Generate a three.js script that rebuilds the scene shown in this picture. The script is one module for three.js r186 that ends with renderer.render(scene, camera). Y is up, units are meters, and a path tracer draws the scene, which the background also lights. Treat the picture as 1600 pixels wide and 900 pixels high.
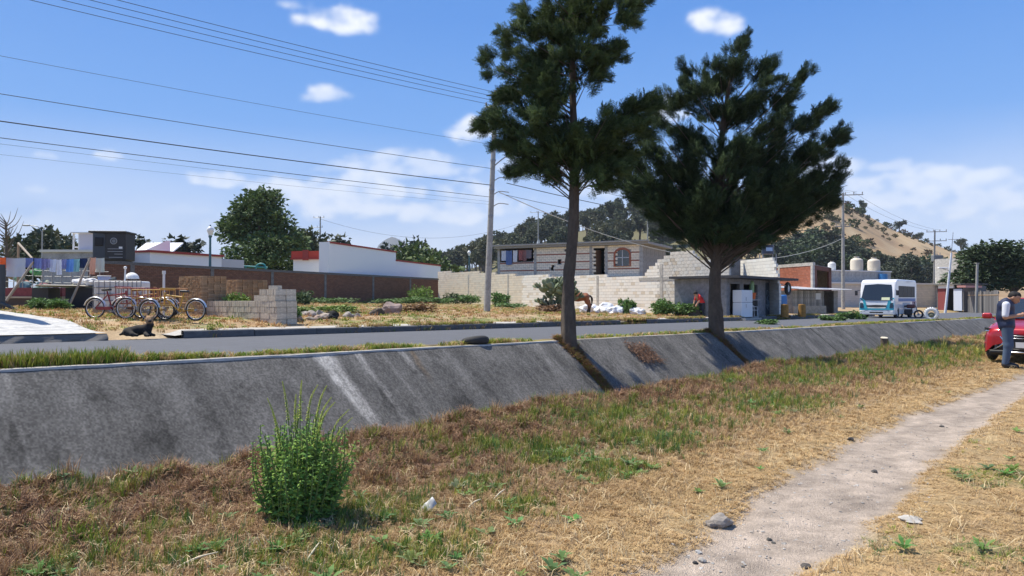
import * as THREE from 'three';
import { mergeGeometries } from 'three/addons/utils/BufferGeometryUtils.js';
import { RoundedBoxGeometry } from 'three/addons/geometries/RoundedBoxGeometry.js';
import { MarchingCubes } from 'three/addons/objects/MarchingCubes.js';
import { ImprovedNoise } from 'three/addons/math/ImprovedNoise.js';

// ---------------------------------------------------------------- camera, sky, sun, exposure
const scene = new THREE.Scene();
const F = 1155, CX = 800, HZ = 466, EYE = 1.6;              // focal length, centre and horizon of the photograph in its own pixels
const camera = new THREE.PerspectiveCamera(2 * Math.atan(450 / F) * 180 / Math.PI, 16 / 9, 0.1, 20000);
camera.position.set(0, EYE, 0);
camera.lookAt(0, EYE + 16 / F * 100, -100);
const renderer = new THREE.WebGLRenderer();
renderer.toneMapping = THREE.LinearToneMapping;
renderer.toneMappingExposure = 1.36;
renderer.shadowMap.enabled = true;

const SUN = new THREE.Vector3(-0.9, 0, -0.44).normalize().multiplyScalar(Math.cos(1.10)); SUN.y = Math.sin(1.10);
const sun = new THREE.DirectionalLight(new THREE.Color().setRGB(1, 0.93, 0.80), 4.9);
sun.position.copy(SUN).multiplyScalar(300); sun.target.position.set(0, 0, 0);
sun.castShadow = true; sun.shadow.radius = 1; sun.shadow.mapSize.set(4096, 4096);
Object.assign(sun.shadow.camera, { left: -150, right: 150, top: 150, bottom: -150, near: 1, far: 900 });
scene.add(sun, sun.target);

// ---------------------------------------------------------------- random numbers, noise
function rngOf(seed) { let a = seed >>> 0; return () => { a = (a + 0x6D2B79F5) | 0; let t = Math.imul(a ^ (a >>> 15), 1 | a); t = (t + Math.imul(t ^ (t >>> 7), 61 | t)) ^ t; return ((t ^ (t >>> 14)) >>> 0) / 4294967296; }; }
const perlin = new ImprovedNoise();
const noise = (x, y = 0, z = 0) => perlin.noise(x + 37.3, y + 11.7, z + 5.1);
function fbm(x, y, z, o = 4) { let a = 0.5, f = 1, r = 0; for (let i = 0; i < o; i++) { r += a * noise(x * f, y * f, z * f); f *= 2.03; a *= 0.5; } return r; }
const ss = (a, b, x) => { const t = Math.min(1, Math.max(0, (x - a) / (b - a))); return t * t * (3 - 2 * t); };
const lerp = (a, b, t) => a + (b - a) * t;
const clamp = (x, a, b) => Math.min(b, Math.max(a, x));
const mix3 = (a, b, t) => [lerp(a[0], b[0], t), lerp(a[1], b[1], t), lerp(a[2], b[2], t)];
function curve(pts, x) { if (x <= pts[0][0]) return pts[0][1]; for (let i = 1; i < pts.length; i++) if (x <= pts[i][0]) { const [a, b] = pts[i - 1], [c, d] = pts[i]; return b + (d - b) * (x - a) / (c - a); } return pts[pts.length - 1][1]; }

{ // the sky: clear blue paling to haze at the horizon, small fair-weather clouds
  const W = 2048, H = 1024, data = new Float32Array(W * H * 4);
  const puffs = [[510, 26, 92, 30, 1], [455, 8, 50, 12, .7], [500, 147, 48, 20, .85], [735, 208, 46, 26, .85], [1118, 42, 60, 30, .95], [1042, 172, 34, 34, .75],
    [170, 243, 24, 9, .7], [322, 284, 58, 15, .7], [70, 243, 22, 7, .45], [52, 296, 26, 10, .45], [1560, 285, 60, 26, .6], [1300, 262, 70, 22, .6], [1395, 258, 40, 12, .5],
    [620, 262, 120, 26, .6], [560, 312, 190, 46, .72], [700, 322, 150, 42, .68], [460, 296, 90, 22, .5], [860, 250, 110, 30, .5], [960, 300, 100, 30, .5],
    [1420, 300, 160, 44, .68], [1530, 322, 150, 42, .66], [1700, 300, 150, 40, .6], [-120, 260, 120, 30, .5], [-300, 120, 90, 34, .8], [1850, 80, 90, 34, .8], [240, 360, 300, 40, .3], [1300, 340, 400, 40, .35]];
  const az = (px) => Math.atan((px - CX) / F);
  const P = puffs.map(([px, py, rx, ry, a]) => { const z = az(px), k = Math.cos(z); return { z, e: Math.atan((HZ - py) / F * k), rz: rx / F * k * k, re: ry / F * k, a }; });
  const rnd = rngOf(9);
  for (let i = 0; i < 34; i++) { const z = (0.85 + rnd() * 4.6), e = 0.1 + rnd() * rnd() * 1.0; P.push({ z: z > Math.PI ? z - 2 * Math.PI : z, e, rz: (.05 + .07 * rnd()) / Math.cos(e), re: .018 + .018 * rnd(), a: .55 + .4 * rnd() }); }
  const stops = [[-1.6, [.24, .22, .19]], [-.12, [.30, .29, .28]], [-.015, [.52, .585, .70]], [0, [.56, .64, .78]], [.06, [.48, .60, .81]], [.13, [.29, .46, .79]], [.22, [.145, .335, .73]], [.36, [.085, .25, .65]], [.6, [.055, .195, .55]], [1.0, [.04, .155, .47]], [1.6, [.035, .135, .43]]];
  const sz = Math.atan2(SUN.x, -SUN.z), se = Math.asin(SUN.y), sd = new THREE.Vector3().copy(SUN);
  for (let j = 0; j < H; j++) {
    const e = ((j + .5) / H - .5) * Math.PI, ce = Math.cos(e), y = Math.sin(e);
    let k = 1; while (k < stops.length - 1 && e > stops[k][0]) k++;
    const base = mix3(stops[k - 1][1], stops[k][1], clamp((e - stops[k - 1][0]) / (stops[k][0] - stops[k - 1][0]), 0, 1));
    for (let i = 0; i < W; i++) {
      const a = ((i + .5) / W - .5) * 2 * Math.PI, x = Math.cos(a) * ce, zz = Math.sin(a) * ce;
      let c = base.slice();
      if (e > -.02) {
        const cs = x * sd.x + y * sd.y + zz * sd.z, g = Math.pow(Math.max(0, cs), 5) * .16 + Math.pow(Math.max(0, cs), 40) * .5;
        c = [c[0] + g, c[1] + g * .95, c[2] + g * .85];
        const Z = Math.atan2(x, -zz); let m = 0;
        const wob = fbm(x * 9, y * 22, zz * 9, 4), fine = fbm(x * 34, y * 60, zz * 34, 4), wx = noise(x * 16, y * 30, zz * 16 + 9) * .35;
        for (const p of P) {
          let dz = Z - p.z; if (dz > Math.PI) dz -= 2 * Math.PI; if (dz < -Math.PI) dz += 2 * Math.PI;
          dz /= p.rz; const de = (e - p.e) / p.re * (e < p.e ? 1.35 : 1);
          if (Math.abs(dz) > 2.2 || Math.abs(de) > 2.2) continue;
          const r = (dz + wx) * (dz + wx) + (de + wx) * (de + wx);
          m = Math.max(m, ss(0, .75, 1 - r + wob * 1.5 + fine * .9) * p.a);
        }
        m *= clamp(.88 + fine * .9, 0, 1);
        const veil = ss(.24, .03, e) * ss(-.1, .5, fbm(x * 3, y * 9, zz * 3, 4) + .26) * .46;
        m = Math.max(m, veil);
        const w = [.80 + wob * .14, .83 + wob * .12, .90 + wob * .08];
        c = mix3(c, w, m);
      }
      const o = (j * W + i) * 4; data[o] = c[0] * .95; data[o + 1] = c[1] * .95; data[o + 2] = c[2] * .94; data[o + 3] = 1;
    }
  }
  const t = new THREE.DataTexture(data, W, H, THREE.RGBAFormat, THREE.FloatType);
  t.mapping = THREE.EquirectangularReflectionMapping; t.magFilter = t.minFilter = THREE.LinearFilter; t.colorSpace = THREE.LinearSRGBColorSpace; t.needsUpdate = true;
  scene.background = t; scene.environment = t;
}
// ---------------------------------------------------------------- where things are: s runs along the canal (away, to the right), t across it (away, to the left)
const DX = 0.706, DZ = -0.7082;
const sOf = (x, z) => x * DX + z * DZ, tOf = (x, z) => x * DZ - z * DX;
const wx = (s, t) => s * DX + t * DZ, wz = (s, t) => s * DZ - t * DX;
const W3 = (s, t, y) => new THREE.Vector3(wx(s, t), y, wz(s, t));
const roadY = (s) => 0.52 - 0.006 * clamp(s, -20, 62);
const bankEdge = (s) => 7.15 - .42 * ss(12, 2, s) + 0.018 * clamp(s, -10, 90) + 0.10 * Math.sin(s * 0.9) + 0.22 * noise(s * 0.45, 3, 0);
const CANAL_T = 13.15, ROAD_T0 = 13.75, ROAD_T1 = 20.4;
function lotY(s, t) { return roadY(s) + 0.2 + 0.2 * ss(21.5, 25, t) * ss(40, 24, s) + clamp(t - 22, 0, 34) * 0.02; }
const pathL = (s) => curve([[-20, 2.0], [2, 2.35], [3.7, 2.55], [4.9, 2.82], [7, 3.1], [10, 3.35], [17, 3.5], [40, 3.6]], s) + 0.13 * noise(s * 1.7, 8, 1) + .05 * noise(s * 6, 8, 1);
const pathR = (s) => curve([[-20, 1.0], [3, 1.5], [4.3, 1.72], [6.2, 1.8], [8, 2.1], [14.2, 2.5], [17, 2.6], [40, 2.6]], s) + 0.13 * noise(s * 1.5, 2, 4) + .05 * noise(s * 5, 1, 4);
function onPath(s, t) { const a = pathL(s), b = pathR(s); return ss(-.06, .2, Math.min(a - t, t - b)); }
function nearY(s, t) {
  const e = bankEdge(s), p = onPath(s, t);
  let y = 0.02 + 0.05 * noise(s * .5, t * .5, 1) + 0.03 * noise(s * 1.6, t * 1.6, 2) * (1 - p) - .045 * p + p * (.022 * noise(s * 2.2, t * 4, 3) + .014 * noise(s * 6, t * 6, 3)) + (1 - p) * .02 * noise(s * 4.3, t * 4.3, 8);
  const r = ss(2.6, .3, e - t) * ss(-.3, .6, e - t + .4);
  y += r * (0.06 + .13 * noise(s * 1.1, t * 1.3, 7) + .10 * noise(s * 2.9, t * 3.1, 9) + .05 * noise(s * 6.3, t * 6.3, 5)) * (1 - p);
  const d = t - e; if (d > -0.25) y -= 0.95 * (d + .25) * ss(-.25, .35, d);
  return y;
}
const at = (px, py, D) => new THREE.Vector3((px - CX) / F * D, EYE + (HZ - py) / F * D, -D);
const farAt = (px, D) => { const x = (px - CX) / F * D; return new THREE.Vector3(x, lotY(sOf(x, -D), tOf(x, -D)), -D); };
const nearAt = (px, py) => { let D = 1.6 * F / (py - HZ); for (let i = 0; i < 4; i++) { const x = (px - CX) / F * D; D = (EYE - nearY(sOf(x, -D), tOf(x, -D))) * F / (py - HZ); } const x = (px - CX) / F * D; return new THREE.Vector3(x, nearY(sOf(x, -D), tOf(x, -D)), -D); };

// ---------------------------------------------------------------- names and objects
const taken = {};
function numbered(n) { const k = taken[n] = (taken[n] ?? -1) + 1; return k ? n + '_' + String(k).padStart(3, '0') : n; }
function shade(o) { o.castShadow = o.receiveShadow = true; return o; }
function prep(g) { if (g.index) g = g.toNonIndexed(); for (const k of Object.keys(g.attributes)) if (!['position', 'normal', 'uv', 'color'].includes(k)) g.deleteAttribute(k); if (!g.attributes.uv) g.setAttribute('uv', new THREE.Float32BufferAttribute(new Float32Array(g.attributes.position.count * 2), 2)); return g; }
function merged(list) { const L = list.flat(9).map(prep); const anyC = L.some((g) => g.attributes.color); if (anyC) for (const g of L) if (!g.attributes.color) paint(g, [1, 1, 1]); return L.length === 1 ? L[0] : mergeGeometries(L); }
function paint(g, c) { const n = g.attributes.position.count, a = new Float32Array(n * 3); for (let i = 0; i < n; i++) { a[3 * i] = c[0]; a[3 * i + 1] = c[1]; a[3 * i + 2] = c[2]; } g.setAttribute('color', new THREE.BufferAttribute(a, 3)); return g; }
function mesh(name, geos, mat, parent, extra) { const m = shade(new THREE.Mesh(Array.isArray(geos) ? merged(geos) : geos, mat)); m.name = parent ? name : numbered(name); (parent ?? scene).add(m); if (extra) Object.assign(m.userData, extra); return m; }
function tag(o, label, category, group) { o.userData.label = label; o.userData.category = category; if (group) o.userData.group = group; return o; }
function thing(name, label, category, p = [0, 0, 0], turn = 0, group) { const o = new THREE.Group(); o.name = numbered(name); const q = p.isVector3 ? p : new THREE.Vector3(...p); o.position.copy(q); o.rotation.y = turn; scene.add(o); return tag(o, label, category, group); }
function struct(name, geos, mat) { const m = mesh(name, geos, mat); m.userData.kind = 'structure'; return m; }
function dup(o, p, turn, label, scale) { const c = o.clone(); c.name = numbered(o.name.replace(/_\d{3}$/, '')); c.userData = { ...o.userData }; if (label) c.userData.label = label; c.position.copy(p); c.rotation.y = turn; if (scale) c.scale.copy(scale.isVector3 ? scale : new THREE.Vector3(scale, scale, scale)); scene.add(c); return c; }

// ---------------------------------------------------------------- shapes
const _m = new THREE.Matrix4(), _q = new THREE.Quaternion(), _e = new THREE.Euler(), _v = new THREE.Vector3();
const V = (x, y, z) => new THREE.Vector3(x, y, z);
function put(g, x = 0, y = 0, z = 0, ry = 0, rx = 0, rz = 0) { return g.applyMatrix4(new THREE.Matrix4().compose(V(x, y, z), new THREE.Quaternion().setFromEuler(new THREE.Euler(rx, ry, rz, 'YXZ')), V(1, 1, 1))); }
function box(w, h, d, x = 0, y = 0, z = 0, ry = 0, rx = 0, rz = 0) { const g = new THREE.BoxGeometry(w, h, d); const u = g.attributes.uv, n = g.attributes.normal; for (let i = 0; i < u.count; i++) { const nx = Math.abs(n.getX(i)), ny = Math.abs(n.getY(i)); u.setXY(i, u.getX(i) * (nx > .5 ? d : w), u.getY(i) * (ny > .5 ? d : h)); } return put(g, x, y, z, ry, rx, rz); }
function rbox(w, h, d, r, x = 0, y = 0, z = 0, ry = 0, rx = 0, rz = 0) { return put(new RoundedBoxGeometry(w, h, d, 2, Math.min(r, w / 2.01, h / 2.01, d / 2.01)), x, y, z, ry, rx, rz); }
function rod(a, b, r0, r1 = r0, seg = 8) { const d = V().subVectors(b, a), L = d.length(); const g = new THREE.CylinderGeometry(r1, r0, L, seg, 1); g.translate(0, L / 2, 0); const q = new THREE.Quaternion().setFromUnitVectors(V(0, 1, 0), d.normalize()); return g.applyMatrix4(new THREE.Matrix4().compose(a, q, V(1, 1, 1))); }
function tube(pts, r, seg = 6, n) { return new THREE.TubeGeometry(new THREE.CatmullRomCurve3(pts), n ?? pts.length * 3, r, seg); }
function limb(pts, radii, seg = 8, rough = 0, ridge = 0) { // a tapered, slightly irregular tube
  const c = new THREE.CatmullRomCurve3(pts), n = (pts.length - 1) * (ridge ? 12 : 4), fr = c.computeFrenetFrames(n), pos = [], uv = [], idx = [];
  for (let i = 0; i <= n; i++) { const u = i / n, p = c.getPointAt(u), r = curve(radii.map((q, k) => [k / (radii.length - 1), q]), u);
    for (let j = 0; j <= seg; j++) { const a = j / seg * Math.PI * 2, k = r * (1 + rough * noise(Math.cos(a) * 1.7 + p.x, p.y * 2.2, Math.sin(a) * 1.7 + p.z) + ridge * (Math.abs(Math.sin(a * 5.5 + 1.6 * noise(p.y * 1.1, a, 3))) - .5 + noise(a * 3, p.y * 5, 8))); ; const N = fr.normals[i], B = fr.binormals[i]; pos.push(p.x + (N.x * Math.cos(a) + B.x * Math.sin(a)) * k, p.y + (N.y * Math.cos(a) + B.y * Math.sin(a)) * k, p.z + (N.z * Math.cos(a) + B.z * Math.sin(a)) * k); uv.push(j / seg * 6.28 * radii[0], u * c.getLength()); } }
  for (let i = 0; i < n; i++) for (let j = 0; j < seg; j++) { const a = i * (seg + 1) + j, b = a + seg + 1; idx.push(a, a + 1, b, b, a + 1, b + 1); }
  const g = new THREE.BufferGeometry(); g.setAttribute('position', new THREE.Float32BufferAttribute(pos, 3)); g.setAttribute('uv', new THREE.Float32BufferAttribute(uv, 2)); g.setIndex(idx); g.computeVertexNormals(); return g; }
function ext(pts, depth, bevel = 0, holes = []) { const s = new THREE.Shape(pts.map(([x, y]) => new THREE.Vector2(x, y))); for (const h of holes) s.holes.push(new THREE.Path(h.map(([x, y]) => new THREE.Vector2(x, y)))); return new THREE.ExtrudeGeometry(s, { depth, bevelEnabled: bevel > 0, bevelSize: bevel, bevelThickness: bevel, bevelSegments: 2, curveSegments: 10 }); }
function grid(us, vs, fn, colorFn, uvFn) { // a sheet: fn(u, v) -> [x, y, z]
  const pos = [], uv = [], col = [], idx = [], n = vs.length;
  for (const u of us) for (const v of vs) { const p = fn(u, v); pos.push(...p); uv.push(...(uvFn ? uvFn(u, v) : [u, v])); if (colorFn) col.push(...colorFn(u, v, p)); }
  for (let i = 0; i < us.length - 1; i++) for (let j = 0; j < n - 1; j++) { const a = i * n + j, b = a + n; idx.push(a, b, a + 1, b, b + 1, a + 1); }
  const g = new THREE.BufferGeometry(); g.setAttribute('position', new THREE.Float32BufferAttribute(pos, 3)); g.setAttribute('uv', new THREE.Float32BufferAttribute(uv, 2)); if (colorFn) g.setAttribute('color', new THREE.Float32BufferAttribute(col, 3)); g.setIndex(idx); g.computeVertexNormals(); return g; }
const range = (a, b, st) => { const r = [], n = Math.max(1, Math.round((b - a) / st)); for (let i = 0; i <= n; i++) r.push(a + (b - a) * i / n); return r; };
function rock(r, seed, flat = .7) { const g = new THREE.IcosahedronGeometry(r, 2), p = g.attributes.position; for (let i = 0; i < p.count; i++) { const x = p.getX(i), y = p.getY(i), z = p.getZ(i), k = 1 + .55 * noise(x / r * 1.1 + seed * 3.1, y / r * 1.1, z / r * 1.1 + seed) + .12 * noise(x / r * 4, y / r * 4 + seed, z / r * 4); p.setXYZ(i, x * k, y * k * flat, z * k); } g.computeVertexNormals(); return g; }
// a continuous body from tapered capsules joined by a smooth minimum: bones = [ax, ay, az, ra, bx, by, bz, rb]
function bodyGeo(bones, cell, k = .03) {
  const lo = V(1e9, 1e9, 1e9), hi = V(-1e9, -1e9, -1e9);
  for (const b of bones) for (const [o, r] of [[0, b[3]], [4, b[7]]]) { lo.min(V(b[o] - r, b[o + 1] - r, b[o + 2] - r)); hi.max(V(b[o] + r, b[o + 1] + r, b[o + 2] + r)); }
  const c = V().addVectors(lo, hi).multiplyScalar(.5), half = Math.max(hi.x - lo.x, hi.y - lo.y, hi.z - lo.z) / 2 + cell * 4, n = Math.min(150, Math.ceil(2 * half / cell));
  const mc = new MarchingCubes(n, new THREE.MeshBasicMaterial(), false, false, 600000); mc.isolation = 0; const h2 = n / 2;
  const hx = hi.x - c.x + cell * 3, hy = hi.y - c.y + cell * 3, hz = hi.z - c.z + cell * 3;
  for (let z = 0; z < n; z++) for (let y = 0; y < n; y++) for (let x = 0; x < n; x++) {
    const X = c.x + (x - h2) / h2 * half, Y = c.y + (y - h2) / h2 * half, Z = c.z + (z - h2) / h2 * half; let d = 1e3;
    if (Math.abs(X - c.x) < hx && Math.abs(Y - c.y) < hy && Math.abs(Z - c.z) < hz) for (const b of bones) {
      const ex = b[4] - b[0], ey = b[5] - b[1], ez = b[6] - b[2], l = ex * ex + ey * ey + ez * ez; let t = l ? ((X - b[0]) * ex + (Y - b[1]) * ey + (Z - b[2]) * ez) / l : 0; t = t < 0 ? 0 : t > 1 ? 1 : t;
      const qx = X - b[0] - ex * t, qy = Y - b[1] - ey * t, qz = Z - b[2] - ez * t, e = Math.sqrt(qx * qx + qy * qy + qz * qz) - (b[3] + (b[7] - b[3]) * t);
      const h = Math.max(k - Math.abs(d - e), 0) / k; d = Math.min(d, e) - h * h * k * .25; }
    mc.field[z * n * n + y * n + x] = -d; }
  mc.update(); const g = new THREE.BufferGeometry(); const p = mc.positionArray.slice(0, mc.count * 3), N = mc.normalArray.slice(0, mc.count * 3);
  for (let i = 0; i < mc.count; i++) { p[3 * i] = c.x + p[3 * i] * half; p[3 * i + 1] = c.y + p[3 * i + 1] * half; p[3 * i + 2] = c.z + p[3 * i + 2] * half; }
  g.setAttribute('position', new THREE.BufferAttribute(p, 3)); g.setAttribute('normal', new THREE.BufferAttribute(N, 3)); return g; }

// ---------------------------------------------------------------- materials
function tileNoise(n, seed) { const r = rngOf(seed), a = new Float32Array(n * n); for (let i = 0; i < n * n; i++) a[i] = r(); return (x, y) => { const xi = Math.floor(x), yi = Math.floor(y), fx = x - xi, fy = y - yi, u = fx * fx * (3 - 2 * fx), v = fy * fy * (3 - 2 * fy), g = (i, j) => a[(((j % n) + n) % n) * n + ((i % n) + n) % n]; return lerp(lerp(g(xi, yi), g(xi + 1, yi), u), lerp(g(xi, yi + 1), g(xi + 1, yi + 1), u), v); }; }
function dataTex(N, fn, rep, srgb = true) { const d = new Uint8Array(N * N * 4); for (let j = 0; j < N; j++) for (let i = 0; i < N; i++) { const c = fn(i / N, j / N), o = (j * N + i) * 4; d[o] = clamp(c[0], 0, 1) * 255; d[o + 1] = clamp(c[1], 0, 1) * 255; d[o + 2] = clamp(c[2], 0, 1) * 255; d[o + 3] = 255; } const t = new THREE.DataTexture(d, N, N); t.wrapS = t.wrapT = THREE.RepeatWrapping; t.magFilter = THREE.LinearFilter; t.minFilter = THREE.LinearMipmapLinearFilter; t.generateMipmaps = true; if (srgb) t.colorSpace = THREE.SRGBColorSpace; t.repeat.set(1 / rep, 1 / rep); t.needsUpdate = true; return t; }
const n8 = tileNoise(8, 1), n16 = tileNoise(16, 2), n64 = tileNoise(64, 3), n256 = tileNoise(256, 4);
const oct = (u, v) => .35 * n8(u * 8, v * 8) + .27 * n16(u * 16, v * 16) + .22 * n64(u * 64, v * 64) + .16 * n256(u * 256, v * 256);
const grit = dataTex(512, (u, v) => { const k = .5 + .85 * (oct(u, v) - .5) + .28 * (n256(u * 256, v * 256) - .5); const q = .88 + .42 * (k - .5); return [q, q, q]; }, 1.3);
const gritBig = grit.clone(); gritBig.repeat.set(1 / 5, 1 / 5); gritBig.needsUpdate = true;
const bumpTex = dataTex(512, (u, v) => { const k = .5 * oct(u, v) + .5 * n256(u * 256, v * 256); return [k, k, k]; }, .9, false);
const asphaltTex = dataTex(512, (u, v) => { const k = .88 + .16 * (oct(u, v) - .5) + .22 * (n256(u * 256, v * 256) - .5); return [k, k, k * 1.01]; }, 2);
const M = (rgb, rough = .9, o = {}) => new THREE.MeshStandardMaterial({ color: new THREE.Color().setRGB(...rgb), roughness: rough, side: THREE.DoubleSide, ...o });
const MAT = {
  soil: M([1.25, 1.25, 1.25], 1, { vertexColors: true, map: grit, bumpMap: bumpTex, bumpScale: .02 }),
  far: M([1.25, 1.25, 1.25], 1, { vertexColors: true, map: gritBig }),
  vc: M([1, 1, 1], .95, { vertexColors: true }),
  vcGrit: M([1.3, 1.3, 1.3], .95, { vertexColors: true, map: grit }),
  asphalt: M([.125, .13, .142], .85, { map: asphaltTex, bumpMap: bumpTex, bumpScale: .004 }),
  concrete: M([.42, .40, .37], .95, { map: grit, bumpMap: bumpTex, bumpScale: .004 }),
  concreteDark: M([.17, .17, .17], .95, { map: grit }),
  pave: M([.56, .53, .48], .95, { map: grit }),
  pole: M([.47, .46, .43], .9, { map: grit }),
  steel: M([.30, .31, .33], .5, { metalness: .6 }), dark: M([.03, .03, .033], .6), black: M([.02, .02, .021], .5),
  rubber: M([.028, .028, .03], .8), chrome: M([.75, .76, .78], .2, { metalness: 1 }),
  white: M([.78, .78, .77], .7), whiteWall: M([.84, .84, .84], .9), red: M([.42, .045, .03], .7), wood: M([.38, .27, .17], .9), bark: M([.19, .15, .115], 1, { map: grit, bumpMap: bumpTex, bumpScale: .03 }),
  glass: new THREE.MeshPhysicalMaterial({ color: new THREE.Color().setRGB(.02, .025, .03), roughness: .05, clearcoat: 1, side: THREE.DoubleSide }),
  tint: M([.012, .014, .018], .55, {}), wire: M([.02, .02, .022], .7), skin: M([.42, .23, .15], .6),
};
const cloth = (rgb) => M(rgb, .95);
// ---------------------------------------------------------------- the setting
// where the green patches of the near bank lie (found on the photograph's ground, kept as points of the bank)
const greens = [[860, 705, 60], [950, 650, 75], [1010, 690, 70], [1060, 660, 50], [960, 735, 50], [640, 720, 26], [590, 800, 62], [740, 762, 34], [1200, 630, 65], [1290, 580, 60], [1400, 560, 80], [1480, 550, 70], [410, 725, 20], [180, 775, 46], [440, 875, 60], [60, 770, 30], [1380, 845, 44], [1560, 740, 50], [1540, 860, 40], [700, 650, 26], [820, 790, 30], [520, 880, 50], [250, 830, 30], [300, 870, 40], [1130, 600, 40], [680, 860, 40], [760, 700, 36], [1240, 600, 50], [1480, 690, 30], [100, 885, 40], [560, 715, 20]]
  .map(([x, y, r]) => { const p = nearAt(x, y), D = -p.z; return [sOf(p.x, p.z), tOf(p.x, p.z), r / F * D * 1.25]; });
function greenAt(s, t) { let g = 0; for (const [a, b, r] of greens) { const d = Math.hypot((s - a) * .75, t - b); if (d < r * 1.6) g = Math.max(g, 1 - d / (r * 1.6)); } return clamp(g * 1.25 + .75 * fbm(s * .8, t * .8, 3, 3) + .25 * noise(s * 3, t * 3, 4) - .12, 0, 1); }
const brownAt = (s, t) => clamp(ss(4.2, .9, bankEdge(s) - t) * ss(34, 14, s) + .5 * fbm(s * .7, t * .9, 8, 3) - .05, 0, 1);
const C = { straw: [.57, .41, .20], tan: [.46, .31, .16], brown: [.27, .155, .095], green: [.10, .20, .03], yellow: [.38, .35, .06], blue: [.13, .22, .10], dirt: [.46, .375, .30], soil: [.24, .165, .095] };
function bankColor(s, t) {
  const p = onPath(s, t), e = bankEdge(s), n = fbm(s * 2.5, t * 2.5, 1, 4);
  let c = mix3(mix3(C.soil, C.tan, clamp(.45 + n, 0, 1)), C.brown, brownAt(s, t) * .7); c = mix3(c, C.green, greenAt(s, t) * .5);
  const dl = Math.min(Math.abs(t - pathL(s)), Math.abs(t - pathR(s))); c = mix3(c, C.straw, ss(.9, 0, dl) * .6);
  const k = 1 + .6 * fbm(s * 1.2, t * 3.2, 6, 4) + .2 * noise(s * 9, t * 9, 2); c = mix3(c, C.dirt.map((q) => q * k), p);
  if (t > e) c = mix3(c, C.soil, ss(0, .3, t - e)); return c;
}
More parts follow.
